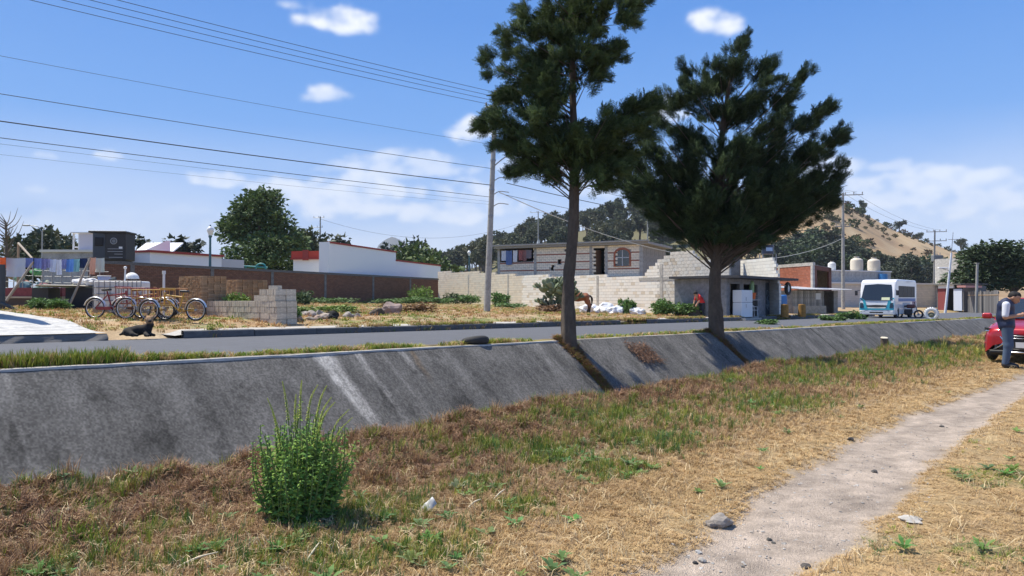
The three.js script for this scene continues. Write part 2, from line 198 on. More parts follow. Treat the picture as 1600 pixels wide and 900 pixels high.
{
  const us = [...range(-900, -40, 60), ...range(-36, -6, 2), ...range(-5.5, 0, .25), ...range(.1, 13, .1), ...range(13.2, 28, .2), ...range(28.5, 60, .5), ...range(64, 120, 4), ...range(140, 1200, 60)];
  const vs = [...range(-900, -20, 40), ...range(-16, -2, 1), ...range(-1.8, 8.6, .1)];
  struct('near_bank', grid(us, vs, (s, t) => [wx(s, t), nearY(s, t), wz(s, t)], bankColor), MAT.soil);
  // canal: bed and near slope as sheets, the far slope laid in concrete slabs
  struct('canal_bed', grid(range(-60, 400, 10), [7.9, 8.9, 10.3, 10.8], (s, t) => [wx(s, t), t < 8 ? -.72 : -1.62, wz(s, t)]), MAT.concrete);
  const stainTex = (() => { const st = tileNoise(64, 21), st2 = tileNoise(16, 22); return dataTex(1024, (u, v) => {
    const streak = .5 * st(u * 64, v * 5 + 2 * n8(u * 8, v * 8)) + .5 * n64(u * 64 * 2, v * 16), blot = st2(u * 16, v * 16 + n16(u * 16, v * 16)), o = oct(u, v), lime = ss(.66, .84, streak * .5 + n16(u * 16 + 5, v * 16 + 3) * .5);
    let k = .60 + .30 * (o - .5) + .11 * (streak - .5) + .12 * (blot - .5) + .18 * (n256(u * 256, v * 256) - .5); k += lime * .09; k -= ss(.60, .84, n16(u * 16 + 9, v * 16) * .6 + n64(u * 64, v * 64) * .4) * .15;
    return [k, k * .99, k * .975]; }, 6.2); })();
  const slabMat = M([1.2, 1.165, 1.11], .9, { vertexColors: true, map: stainTex, bumpMap: bumpTex, bumpScale: .012 });
  const SL = .82, slopeY = (s, t) => roadY(s) + .02 - (CANAL_T - t) * SL;
  const joints = [-38.6, -30.8, -23.1, -15.4, -7.7, 15.28, 23.2, 31, 36, 42.2, 48.7, 56.5, 64.2, 72, 80, 88, 96, 104, 112];
  const canal = new THREE.Group(); canal.name = 'canal_slope'; canal.userData.kind = 'structure'; scene.add(canal);
  for (let i = 0; i < joints.length - 1; i++) {
    const gapA = i === 5 || i === 6 ? .16 : .02, gapB = i === 4 || i === 5 ? .2 : .02, a = joints[i] + gapA, b = joints[i + 1] - gapB, tilt = .02 * Math.sin(i * 2.7);
    const top = (s, t) => slopeY(s, t) + .02 * noise(s * .6, t * .6, i) + .006 * noise(s * 4, t * 4, i) + tilt;
    const us = range(a, b, i > 3 && i < 8 ? .06 : .2), vs = range(10.25, CANAL_T + .03 * Math.sin(i * 5), .2), off = i * 3.37;
    const streaks = [[7.85, .34, 3, 1.7], [8.6, .1, 1.6, .7], [9.72, .14, .8, 1.4], [9.2, .07, 2, .5], [13.4, .05, 2.4, .25], [14.1, .07, 1.4, .3], [10.9, .05, 2.4, .25], [3.2, .2, 1.6, .12], [12.6, .1, 2, .12], [18.9, .05, .8, .35], [20.6, .25, 2, .14], [27.5, .1, 2, .3], [5.1, .3, 2.4, -.12], [11.2, .35, 2.6, -.14], [17, .3, 2, -.12], [28.6, .3, 2.4, -.15], [33, .3, 2.4, -.15]];
    const tone = (s, t) => { let k = 1 + .17 * fbm(s * .55 + i * 7, t * .55, 2, 4) + .16 * noise(s * 2.6, t * .35 + i, 6) * ss(.2, .6, noise(s * .3, i, 2) + .5); for (const [a, w, l, v] of streaks) k += v * ss(w, w * .3, Math.abs(s - a - .14 * (CANAL_T - t) - .05 * noise(t * 2, a, 1)) * (1 + .5 * (CANAL_T - t)) + .03 * noise(s * 9, t * 9, 1)) * ss(l, l * .5, CANAL_T - t) * (1 + .45 * noise(s * 7, t * 3, 3) + .5 * noise(s * 23, t * 9, 4)); const rust = ss(.09, .03, Math.abs(s - 10.0 - .1 * noise(t * 3, 1, 1))) * ss(.9, .4, CANAL_T - t) * .5; k *= .32; return [k * (1 + rust * .5), k, k * (1 - rust * .5)]; };
    const g = [grid(us, vs, (s, t) => [wx(s, t), top(s, t), wz(s, t)], tone, (s, t) => [s + off, t + off * .3])];
    const ed = (f, list) => g.push(grid(list, [0, 1], (u, v) => { const [s, t] = f(u); return [wx(s, t), top(s, t) - v * .16, wz(s, t)]; }, () => [.28, .28, .28], (u, v) => [u + off, v * .16]));
    ed((u) => [a, u], vs); ed((u) => [b, u], vs);
    mesh('slab', g, slabMat, canal);
  }
  struct('canal_slope_fill', grid(range(-40, 110, .5), range(10.2, 13.2, .3), (s, t) => [wx(s, t), slopeY(s, t) - .11 + .03 * noise(s * 2, t * 2, 1), wz(s, t)], (s, t) => mix3(C.soil, C.brown, .5 + fbm(s, t, 2, 3))), MAT.soil);
  // coping: a pale concrete lip along the top of the slope
  const lip = new THREE.Group(); lip.name = 'canal_lip'; lip.userData.kind = 'structure'; scene.add(lip);
  for (let i = 0; i < joints.length - 1; i++) { const a = joints[i] + (i === 5 || i === 6 ? .3 : .01), b = joints[i + 1] - (i === 4 || i === 5 ? .3 : .01); mesh('lip_stone', grid(range(a, b, .4), [0, 1, 2, 3], (s, k) => { const t = CANAL_T + [-.015, -.005, .11, .12][k] + .012 * noise(s * 1.5, i, 0), y = roadY(s) + [-.1, .028, .034, -.1][k] + .012 * noise(s * 1.3, 5, i); return [wx(s, t), y, wz(s, t)]; }), MAT.pave, lip); }
  // verge, road, kerb, pavement
  struct('verge', grid(range(-60, 130, .4), range(CANAL_T + .1, ROAD_T0 + .15, .12), (s, t) => [wx(s, t), roadY(s) + .03 + .03 * noise(s * 2, t * 3, 1), wz(s, t)], (s, t) => mix3(C.soil, C.yellow, clamp(.35 + fbm(s * .8, t * 2, 4, 3), 0, .8))), MAT.soil);
  struct('road', grid([...range(-120, -20, 5), ...range(-18, 60, 1), ...range(62, 400, 6)], range(ROAD_T0, ROAD_T1 + .6, .5), (s, t) => [wx(s, t), roadY(s) + .03 + .04 * Math.sin((t - ROAD_T0) / 7.2 * Math.PI), wz(s, t)]), MAT.asphalt);
  const kerb = new THREE.Group(); kerb.name = 'kerb'; kerb.userData.kind = 'structure'; scene.add(kerb);
  const kerbMat = M([.15, .15, .155], .9, { map: grit }), kr = rngOf(4);
  for (const [a, b] of [[7.9, 27.5], [29.6, 39.2], [41.4, 43.6], [45.2, 60]]) for (let s = a; s < b - .3; s += 2.02) { const e = Math.min(s + 2, b), dy = (kr() - .5) * .025; mesh('kerb_stone', grid(range(s, e, .5), [0, 1, 2, 3, 4], (q, k) => { const t = ROAD_T1 + [0, .005, .03, .18, .2][k] + .02 * noise(q * .8, 2, k > 2 ? 0 : 1), y = roadY(q) + dy + [-.05, .2, .235, .24, 0][k] + .008 * noise(q * 3, k, 0); return [wx(q, t), y, wz(q, t)]; }), kerbMat, kerb); }
  const paveRuns = [[7.7, 27.8], [27.8, 41], [41, 62]];
  for (const [a, b] of paveRuns) struct('pavement', grid(range(a, b, .25), range(ROAD_T1 + .12, 22.1, .2), (s, t) => { const end = ss(a, a + .8, s); return [wx(s, t + .15 * noise(s, t, 3) * ss(21.5, 22.1, t)), roadY(s) + lerp(.12, .225, end) + .01 * noise(s * 2, t * 2, 5), wz(s, t)]; }), MAT.pave);
  // the driveway slab on the left
  struct('driveway', [grid(range(-40, 6.1, .5), range(20.75, 38, .5), (s, t) => [wx(s + .1 * noise(t * .8, 1, 1), t), Math.max(roadY(s) + .21, lotY(s, t) + .035) + .012 * noise(s, t, 5), wz(s + .1 * noise(t * .8, 1, 1), t)])], M([.62, .61, .58], .9, { map: grit }));
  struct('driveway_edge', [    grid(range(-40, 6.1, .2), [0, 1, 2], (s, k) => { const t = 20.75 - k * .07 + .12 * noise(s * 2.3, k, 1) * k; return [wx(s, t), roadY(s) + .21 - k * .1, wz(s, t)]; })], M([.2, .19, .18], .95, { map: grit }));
  // the lot beyond the road, running on as open ground to the horizon
  const lotC = (s, t) => { const n = fbm(s * .28, t * .4, 5, 4), m = fbm(s * .9, t * 1.1, 9, 3); let c = mix3([.40, .29, .16], [.34, .20, .10], clamp(.4 + m * 1.4, 0, 1)); c = mix3(c, [.46, .40, .30], clamp(n * 1.4, 0, .6)); return mix3(c, C.green, clamp(.55 * ss(-.02, .35, fbm(s * .4, t * .6, 14, 3)) + .35 * ss(30, 60, t), 0, .6)); };
  const far2 = [...range(20.55, 60, .5), ...range(64, 160, 6), 200, 280, 400, 600, 1000, 2000, 3400];
  struct('lot_ground', grid([-1500, -800, -300, ...range(-120, -4, 4), ...range(-3, 62, .5), ...range(66, 200, 6), 260, 400, 800, 1500], far2, (s, t) => [wx(s, t), (t < 22 ? roadY(s) + .02 + ss(20.9, 22, t) * (lotY(s, t) - roadY(s) - .02) : lotY(s, t)) + .03 * noise(s * .9, t * .9, 2) * ss(20.8, 22.3, t) * ss(160, 60, t), wz(s, t)], lotC), MAT.far);
}
// ---------------------------------------------------------------- hill, far mountain
const hillRidge = [[560, 464], [640, 452], [700, 430], [760, 410], [800, 392], [880, 366], [950, 350], [1000, 343], [1100, 322], [1200, 303], [1265, 296], [1310, 312], [1350, 334], [1400, 362], [1450, 379], [1500, 396], [1540, 414], [1600, 436], [1700, 455], [1850, 466]];
function hillY(x, z) { const D = -z; if (D < 120) return 0; const px = CX + x / D * F, H = (HZ - curve(hillRidge, px)) / F * 430; const k = D < 430 ? Math.pow(ss(150, 470, D) / ss(150, 470, 430), 1) : ss(900, 430, D); return 1.1 + H * k + (H > 2 ? k * (2.2 * fbm(x * .02, 0, z * .02, 4)) : 0); }
{
  const us = range(-.24, .92, .004), vs = [...range(140, 450, 5), ...range(465, 900, 25)];
  struct('hill', grid(us, vs, (u, D) => [u * D, hillY(u * D, -D), -D], (u, D) => { const x = u * D, z = -D, n = fbm(x * .03, 1, z * .012, 5), m = fbm(x * .11, 4, z * .05, 4); let c = mix3([.40, .28, .15], [.26, .165, .085], clamp(.35 + n * 1.6, 0, 1)); c = mix3(c, [.44, .36, .23], clamp(m * 1.3, 0, .7)); c = mix3(c, [.11, .09, .055], ss(.12, .42, fbm(x * .05, 9, z * .03, 4)) * .8); return mix3(c, [.10, .105, .05], ss(1230, 1090, CX + u * F) * .85); }), MAT.far);
  const mt = [[-.45, 0], [-.3, .004], [-.24, .012], [-.2, .03], [-.18, .076], [-.165, .085], [-.15, .077], [-.13, .062], [-.115, .064], [-.09, .036], [-.05, .022], [.0, .012], [.1, 0]];
  const mtn = grid(range(-.45, .1, .006), range(0, 1, .1), (u, v) => { const D = 3000 + v * 900; return [u * D, 1 + curve(mt, u) * 3900 * Math.pow(v, .9) * (1 + .05 * noise(u * 60, v * 4, 1)), -D]; }, (u, v) => mix3([.05, .06, .04], [.09, .08, .06], .5 + noise(u * 40, v * 6, 3)));
  struct('mountain', mtn, MAT.vc);
}
// ---------------------------------------------------------------- foliage
const leafMat = (c, o = {}) => new THREE.MeshPhysicalMaterial({ color: new THREE.Color().setRGB(...c), roughness: .9, specularIntensity: .35, side: THREE.DoubleSide, transmission: .3, thickness: 0, ...o });
function tri(list, a, b, c) { list.push(a.x, a.y, a.z, b.x, b.y, b.z, c.x, c.y, c.z); }
function triGeo(list, cols) { const g = new THREE.BufferGeometry(); g.setAttribute('position', new THREE.Float32BufferAttribute(list, 3)); if (cols) g.setAttribute('color', new THREE.Float32BufferAttribute(cols, 3)); g.computeVertexNormals(); return g; }
function tuftGeo(seed, n, h, spread, w, lie = .5) { const r = rngOf(seed), L = []; for (let i = 0; i < n; i++) { const a = r() * 6.283, d = r() * spread, x = Math.cos(a) * d, z = Math.sin(a) * d, b = r() * 6.283, hh = h * (.45 + .55 * r()), ln = lie * (.3 + r()) * hh, dx = Math.cos(b), dz = Math.sin(b), px = -dz * w / 2, pz = dx * w / 2;
    const p0 = V(x - px, 0, z - pz), p1 = V(x + px, 0, z + pz), m0 = V(x + dx * ln * .4 - px * .8, hh * .6, z + dz * ln * .4 - pz * .8), m1 = V(x + dx * ln * .4 + px * .8, hh * .6, z + dz * ln * .4 + pz * .8), t = V(x + dx * ln, hh * (lie > .9 ? .65 : 1), z + dz * ln);
    tri(L, p0, p1, m0); tri(L, p1, m1, m0); tri(L, m0, m1, t); } return triGeo(L); }
function scatter(name, geo, mat, items, parent) { // items: [x, y, z, turn, sx, sy, sz, [r, g, b], tiltX, tiltZ]
  const m = shade(new THREE.InstancedMesh(geo, mat, items.length)); m.name = parent ? name : numbered(name); const q = new THREE.Quaternion(), e = new THREE.Euler(), c = new THREE.Color();
  items.forEach((it, i) => { e.set(it[8] ?? 0, it[3], it[9] ?? 0, 'YXZ'); q.setFromEuler(e); _m.compose(V(it[0], it[1], it[2]), q, V(it[4], it[5], it[6])); m.setMatrixAt(i, _m); if (it[7]) m.setColorAt(i, c.setRGB(...it[7])); });
  m.userData.kind = 'stuff'; (parent ?? scene).add(m); return m; }
const grassMat = leafMat([1, 1, 1], { roughness: .85, transmission: .2 });
{ // near bank
  const r = rngOf(77), sets = { short: [], litter: [], long: [] };
  const inView = (x, z) => -z > 3.2 && Math.abs(x) < -z * .80 + 1.2;
  function lay(D0, D1, dens, size) {
    const area = [D0, D1]; const n = Math.round((D1 * D1 - D0 * D0) * .80 * dens);
    for (let i = 0; i < n; i++) { const D = Math.sqrt(lerp(D0 * D0, D1 * D1, r())), x = (r() * 2 - 1) * D * .80, z = -D, s = sOf(x, z), t = tOf(x, z), e = bankEdge(s); if (t > e + .22) continue;
      if (fbm(s * 1.5, t * 1.7, 12, 3) < -.13 && r() < .62) continue; const p = onPath(s, t); if (r() < p * 1.06 - .02 * (size - 1)) { if (p > .75 || r() < .55) continue; }
      const g = greenAt(s, t), br = brownAt(s, t), dl = Math.min(Math.abs(t - pathL(s)), Math.abs(t - pathR(s))), nearPath = ss(1.3, .1, dl), right = t < pathR(s);
      const isG = r() < (right ? g * .5 : .06 + g * .52 - nearPath * .25), y = nearY(s, t) - .004, u = r(); let c;
      if (isG) c = u < .5 ? mix3(C.green, C.yellow, r() * .7) : u < .8 ? mix3(C.green, C.blue, r()) : mix3(C.yellow, C.straw, r() * .5);
      else c = mix3(mix3(C.tan, C.straw, r()), C.brown, clamp(br * .9 * (.3 + r()) - nearPath * .25, 0, 1));
      const k = .75 + .5 * r(); c = c.map((q) => q * k);
      const hgt = (.5 + .9 * r()) * (1 - .55 * nearPath) * (right ? .6 : 1) * (1 + .35 * br) * (isG ? 1.15 : 1), ry = r() * 6.283;
      const kind = isG ? (r() < .5 ? 'long' : 'short') : r() < .45 + br * .35 ? 'litter' : 'short';
      sets[kind].push([x, y, z, ry, size, size * hgt, size, c, (r() - .5) * .4, (r() - .5) * .4]); } }
  lay(3.4, 7, 1500, 1); lay(7, 12, 560, 1.25); lay(12, 20, 230, 1.7); lay(20, 34, 75, 2.5); lay(34, 70, 14, 4);
  const sk = []; for (let i = 0; i < 5200; i++) { const D = 3.6 + 16 * Math.pow(r(), 1.4), x = (r() * 2 - 1) * D * .8, z = -D, s = sOf(x, z), t = tOf(x, z); if (t > bankEdge(s) + .1 || onPath(s, t) > .2 || t < pathR(s) && r() < .6) continue; const k = .7 + .6 * r(); sk.push([x, nearY(s, t) + .01, z, r() * 6.28, 1, .5 + .9 * r(), 1, mix3([.72, .58, .34], C.brown, r() * r()).map((q) => q * k), (r() - .5) * .8, (r() - .5) * .8]); }
  scatter('straw_stalks', tuftGeo(21, 4, .12, .06, .005, 1.5), grassMat, sk);
  scatter('grass', tuftGeo(1, 9, .055, .035, .0045, .8), grassMat, sets.short);
  scatter('dead_grass_litter', tuftGeo(2, 8, .045, .05, .0055, 1.9), grassMat, sets.litter);
  scatter('tall_grass', tuftGeo(3, 9, .10, .03, .005, .55), grassMat, sets.long);
  // clumps of taller grass along the canal's near edge and in the bank
  const cl = []; for (let i = 0; i < 520; i++) { const s = -2 + 42 * Math.pow(r(), 1.2), t = bankEdge(s) - .05 - r() * r() * 2.4, x = wx(s, t), z = wz(s, t); if (!inView(x, z)) continue; const g = r() < .25 + greenAt(s, t) * .6; for (let k = 0; k < 6; k++) { const X = x + (r() - .5) * .16, Z = z + (r() - .5) * .16; const c = g ? mix3(C.green, C.yellow, r() * .8) : mix3(C.tan, C.brown, r() * .9); cl.push([X, nearY(sOf(X, Z), tOf(X, Z)) - .01, Z, r() * 6.28, 1.5, .8 + 1.1 * r(), 1.5, c, (r() - .5) * .5, (r() - .5) * .5]); } }
  scatter('grass_clumps', tuftGeo(5, 12, .11, .045, .005, .8), grassMat, cl);
  // matted, humped dead grass by the canal edge
  const mt = []; for (let i = 0; i < 15000; i++) { const s = -1.5 + 24 * Math.pow(r(), 1.4), t = bankEdge(s) + .12 - Math.abs(r() + r() - 1) * 2.0, x = wx(s, t), z = wz(s, t); if (!inView(x, z) || r() < greenAt(s, t) * .8 || noise(s * 1.3, t * 1.8, 3) < -.12) continue; const k = .55 + .75 * r(); mt.push([x, nearY(s, t) + r() * .05, z, r() * 6.28, 1.1, .9 + .6 * r(), 1.1, mix3(C.brown, C.tan, r() * r()).map((q) => q * k), (r() - .5) * 1.1, (r() - .5) * 1.1]); }
  scatter('dead_grass_mat', tuftGeo(8, 10, .06, .05, .006, 1.8), grassMat, mt);
  // broad-leaved weeds
  const ros = (() => { const L = [], q = rngOf(6); for (let i = 0; i < 9; i++) { const a = i * .7 + q() * .4, l = .055 + .03 * q(), d = V(Math.cos(a), .35 + .5 * q(), Math.sin(a)).normalize(), sd = V(-Math.sin(a), 0, Math.cos(a)).multiplyScalar(.012), o = V(0, 0, 0), m = d.clone().multiplyScalar(l * .6), t = d.clone().multiplyScalar(l).add(V(0, -.012, 0)); tri(L, o, m.clone().add(sd), m.clone().sub(sd)); tri(L, m.clone().add(sd), t, m.clone().sub(sd)); } return triGeo(L); })(), rw = [];
  for (let i = 0; i < 5200; i++) { const D = 3.6 + 14 * Math.pow(r(), 1.3), x = (r() * 2 - 1) * D * .8, z = -D, s = sOf(x, z), t = tOf(x, z); if (t > bankEdge(s) - .05 || onPath(s, t) > .1 || r() > .06 + greenAt(s, t) * .8 || noise(s * 2.2, t * 2.2, 5) < -.05) continue; const k = .7 + .9 * r(); rw.push([x, nearY(s, t) + .012, z, r() * 6.28, k, k * (.7 + .6 * r()), k, mix3([.11, .22, .06], [.20, .27, .10], r()).map((q) => q * (.7 + .5 * r()))]); }
  scatter('broadleaf_weeds', ros, leafMat([1, 1, 1]), rw);
  // pebbles on the path
  const pb = []; for (let i = 0; i < 1500; i++) { const s = 2.5 + 16 * r() * r(), a = pathL(s), b = pathR(s), t = lerp(b - .1, a + .1, r()), k = .006 + .014 * r() * r() * r(), c = .12 + .35 * r(); pb.push([wx(s, t), nearY(s, t), wz(s, t), r() * 6, k, k * .6, k, [c, c * .95, c * .88]]); }
  scatter('gravel', rock(1, 5), M([1, 1, 1], .95), pb);
  // verge on the far side of the canal
  const vg = []; for (let i = 0; i < 9000; i++) { const s = -6 + 80 * Math.pow(r(), 1.25), t = CANAL_T + .2 + Math.abs(r() + r() - 1) * .75; const dn = fbm(s * .55, 3, 1, 3) + (s < 5.2 ? .55 : 0); if (r() > .30 + dn * 1.7) continue; const hump = s < 4.4 ? 1.05 : .62; const c = r() < .72 ? mix3(C.green, C.yellow, r() * .75) : mix3(C.straw, C.brown, r() * .6); const k = .8 + .5 * r(); vg.push([wx(s, t), roadY(s) + .03, wz(s, t), r() * 6.28, 2.1, (1 + 1.1 * r()) * hump * (1 + clamp(dn, 0, .4)), 2.1, c.map((q) => q * k)]); }
  scatter('verge_grass', tuftGeo(11, 12, .10, .05, .007, .7), grassMat, vg);
  // dry grass and weeds of the lot
  const lt = []; for (let i = 0; i < 26000; i++) { const D = 19 + 48 * Math.pow(r(), 1.2), x = (r() * 2 - 1) * .76 * D, z = -D, s = sOf(x, z), t = tOf(x, z); if (t < 20.7 || t > 70 || (t < 22.1 && r() < .93) || (s < 6.2 && t < 38)) continue; if (s > 45) continue; const g = fbm(s * .4, t * .6, 14, 3), gr = r() < clamp(.22 + g * 1.9, .05, .8); const c = gr ? mix3(C.green, C.yellow, r() * .8) : mix3(C.straw, [.40, .22, .10], r()); const k = .8 + .5 * r(), lump = clamp(1 + 2 * fbm(s * .8, t, 6, 2), .4, 2); lt.push([x, lotY(s, t), z, r() * 6.28, 2.4, (.7 + 1.1 * r()) * lump, 2.4, c.map((q) => q * k)]); }
  scatter('lot_grass', tuftGeo(13, 9, .09, .07, .010, .8), grassMat, lt);
  const kd = []; for (let i = 0; i < 4200; i++) { const s = 8 + 52 * r(), t = ROAD_T1 + .12 + .5 * Math.abs(r() + r() - 1) - .12 * r(); if (fbm(s * .35, 7, 2, 2) < -.02 + (s < 14 ? .2 : 0)) continue; const c = r() < .4 ? mix3(C.green, C.yellow, r()) : mix3(C.straw, C.brown, r() * .8); kd.push([wx(s, t), roadY(s) + (t > ROAD_T1 + .1 ? .2 : .04), wz(s, t), r() * 6.28, 2.6, 1 + 1.3 * r(), 2.6, c]); }
  scatter('kerb_grass', tuftGeo(17, 9, .09, .05, .009, .9), grassMat, kd);
}
// ---------------------------------------------------------------- the two cypresses beside the road
function sprayGeo(seed) { const r = rngOf(seed), L = []; const twig = (o, d, len, w, depth) => { const n = depth ? 10 : 6, up = V(r() - .5, r() - .5, r() - .5).normalize(), side = V().crossVectors(d, up).normalize();
    for (let i = 1; i <= n; i++) { const p = o.clone().addScaledVector(d, len * i / n), k = i % 2 ? 1 : -1, dir = d.clone().multiplyScalar(.75).addScaledVector(side, k * .75).addScaledVector(up, (r() - .5) * .6).normalize(), l = len * (depth ? .46 : .40) * (1.15 - .75 * i / n); if (depth) twig(p, dir, l * 1.15, w * .8, depth - 1); else { const q = V().crossVectors(dir, V(0, 1, 0)).normalize().multiplyScalar(w); tri(L, p.clone().add(q), p.clone().sub(q), p.clone().addScaledVector(dir, l * 1.5)); } } };
  twig(V(0, 0, 0), V(0, 1, 0), .46, .019, 1); return triGeo(L); }
const sprays = [sprayGeo(3)];
function cypress(name, label, base, scale, trunkPts, trunkR, branches, seed, colA, colB, per) {
  const g = thing(name, label, 'tree', base); const r = rngOf(seed);
  mesh('trunk', limb(trunkPts, trunkR, 40, .22, .11), MAT.bark, g);
  const B = [], items = [], items2 = []; const tc = new THREE.CatmullRomCurve3(trunkPts);
  for (const [x, y, rad, dz, fat, rootY, upl, from] of branches) { // tip of a branch, its bushiness and the height it leaves the trunk
    const tip = V(x, y, dz), ty = clamp(rootY / trunkPts[trunkPts.length - 1].y, .02, .97), root = from ?? tc.getPoint(ty), mid = root.clone().lerp(tip, .55); mid.y += upl;
    const c = new THREE.QuadraticBezierCurve3(root, mid, tip), len = c.getLength(); if (!from) B.push(limb([c.getPoint(0), c.getPoint(.5), c.getPoint(.97)], [.010 + .006 * len, .007 + .004 * len, .005], 6));
    const n = Math.round(per * (len * .75 + rad * 3) * (rad / .55) * (from ? 2.2 : 1));
    for (let i = 0; i < n; i++) { const u = clamp(1 - Math.pow(r(), 1.1) * fat, .12, 1), p = c.getPoint(u), tg = c.getTangent(u), taper = rad * (u > .72 ? lerp(1, .18, (u - .72) / .28) : lerp(.55, 1, u / .72)); const q = V(r() - .5, r() - .5, r() - .5).normalize().multiplyScalar(taper * Math.pow(r(), .5)); q.y *= .8; const lump = noise(p.x * 1.3 + q.x * 2.2, p.y * 1.3 + q.y * 2.2, p.z * 1.3 + q.z * 2.2 + seed); if (!from && lump < .02) continue;
      const dir = tg.clone().multiplyScalar(from ? 1.5 : .8).add(q.clone().normalize().multiplyScalar(.9)).add(V(0, .25, 0)).normalize(); p.add(q); const k = .7 + .65 * r(), c3 = mix3(colA, colB, r()).map((v) => v * k); items.push([p, dir, from ? .32 + .3 * r() : .4 + .45 * r(), c3]); } }
  mesh('limbs', B, MAT.bark, g);
  const m = shade(new THREE.InstancedMesh(sprays[0], leafMat([1, 1, 1], { transmission: .18 }), items.length)); m.name = 'crown'; m.userData.kind = 'stuff'; const cc = new THREE.Color(), q1 = new THREE.Quaternion(), q2 = new THREE.Quaternion();
  items.forEach(([p, d, sc, c3], i) => { q1.setFromUnitVectors(V(0, 1, 0), d); q2.setFromAxisAngle(V(0, 1, 0), r() * 6.28); m.setMatrixAt(i, _m.compose(p, q1.multiply(q2), V(sc, sc, sc).multiplyScalar(scale))); m.setColorAt(i, cc.setRGB(...c3)); }); g.add(m); return g; }
{
  const k1 = 20 / F, b1 = W3(15.32, CANAL_T - .1, roadY(15.3) - .16), P1 = ([x, y]) => [(x - 895) * k1, (532 - y) * k1];
  const r = rngOf(31);
  const L1 = [[905, -70, 50], [890, -20, 55], [930, -10, 55], [868, 12, 50], [985, 6, 30], [962, 30, 36], [850, 48, 46], [806, 58, 30], [782, 92, 22], [905, 70, 56], [952, 78, 30], [825, 105, 45], [870, 130, 52], [925, 112, 36], [885, 40, 50], [838, 8, 28],
    [782, 172, 30], [770, 190, 20], [805, 215, 38], [845, 185, 54], [895, 195, 52], [850, 245, 44], [902, 250, 36], [948, 190, 44], [990, 158, 30], [1014, 150, 18], [972, 215, 32], [958, 250, 34], [942, 292, 28], [955, 270, 26], [825, 270, 24], [870, 160, 50], [880, 275, 26], [925, 225, 44], [800, 140, 22], [1000, 190, 22]];
  const br1 = []; for (const [x, y, R] of L1) for (let k = 0; k < 2; k++) { const [X, Y] = P1([x + (r() - .5) * R * .7, (y > 230 ? y - 18 : y) + (r() - .5) * R * .5]); const dz = (k ? 1 : -1) * (.1 + r() * 1.5) * (R / 45) * (y < 0 ? .6 : 1); br1.push([X, Y, R * k1 * .48, dz, .62, Math.max(4.9 + .9 * r(), Y - .18 * Math.abs(X) + (y > 230 ? .7 : 0)), y > 230 ? .3 : .05]); }
  const spikes = (list, kk, P, out, n, up, lean, len, rad, arch) => { for (const [x, y, R] of list) for (let k = 0; k < n; k++) { const [cx, cy] = P([x, y]), rr = R * kk, a = r() * 6.283, b = V(cx + Math.cos(a) * rr * .45 * r(), cy + Math.sin(a) * rr * .4, (r() - .5) * rr * 3.2), o = V(cx, 0, b.z).normalize(), d = V(o.x * .8 + lean + (r() - .5) * .9, up + (r() - .5) * .7, o.z * .6 + (r() - .5) * .8).normalize(), t = b.clone().addScaledVector(d, (len * (.6 + .7 * r())) * (.45 + rr)); out.push([t.x, t.y, rad * (.7 + .6 * r()), t.z, .95, 0, arch, b]); } };
  spikes(L1.map(([x, y, R]) => [x, y > 230 ? y - 18 : y, R * .9]), k1, P1, br1, 6, .1, .05, .42, .09, .06);
  cypress('cypress_tree', 'tall ragged cypress with a long bare trunk, cut off by the top of the photo', b1, 1, [V(-.02, -.2, 0), V(-.05, .5, 0), V(-.03, 1.8, 0), V(.09, 3.2, .02), V(.13, 4.8, 0), V(.08, 7, 0), V(.1, 9, 0), V(.15, 10.6, 0)], [.23, .15, .135, .125, .10, .075, .045, .02], br1, 5, [.028, .058, .022], [.095, .135, .04], 150);
  const D2 = 25.55, k2 = D2 / F, b2 = W3(23.2, CANAL_T - .02, roadY(23.2) - .12), P2 = ([x, y]) => [(x - 1123) * k2, (520 - y) * k2];
  const tips = [[1155, 60, 14], [1150, 100, 26], [1120, 105, 24], [1088, 108, 18], [1198, 95, 17], [1180, 140, 30], [1248, 113, 15], [1225, 150, 26], [1290, 160, 15], [1260, 190, 26], [1308, 205, 16], [1280, 232, 22], [1300, 262, 20], [1270, 285, 28], [1296, 318, 22], [1262, 345, 28], [1290, 345, 14], [1032, 160, 15], [1050, 190, 28], [1018, 200, 18], [1010, 240, 28], [985, 258, 18], [992, 300, 24], [1020, 330, 28], [1050, 352, 26], [1070, 150, 26], [1100, 150, 32], [1140, 165, 36], [1200, 200, 36], [1160, 230, 40], [1110, 220, 40], [1070, 250, 40], [1090, 300, 42], [1150, 300, 44], [1210, 280, 42], [1240, 320, 34], [1200, 350, 36], [1160, 358, 32], [1100, 352, 34], [1060, 310, 36], [1225, 372, 18], [1180, 320, 40], [1130, 265, 44], [1242, 245, 34], [1090, 390, 22], [1160, 390, 22], [1205, 385, 22], [1125, 385, 26], [1060, 398, 26], [1095, 412, 26], [1150, 415, 26], [1195, 410, 26], [1238, 398, 24], [1030, 380, 22], [1125, 418, 24]];
  const br2 = []; for (const [x, y0, R] of tips.map(([a, b, c]) => [a, b > 280 ? 280 + (b - 280) * .52 : b, c])) for (let k = 0; k < 2; k++) { const y = y0, [X, Y] = P2([x + (k ? (r() - .5) * R * .8 : 0), y + (k ? (r() - .5) * R * .8 : 0)]); const dz = (k ? 1 : -1) * (.2 + r() * 1.9) * clamp(R / 34, .3, 1); br2.push([X, Y, R * k2 * .50, dz, R < 21 ? .8 : .62, clamp(Y - .42 * Math.abs(X) - .1, 3.7 + 1.1 * r(), 8.2), -.02 * Math.abs(X)]); }
  spikes(tips.map(([a, b, c]) => [a, b > 280 ? 280 + (b - 280) * .52 : b + 8, c]), k2, P2, br2, 8, .8, .3, .62, .07, -.05);
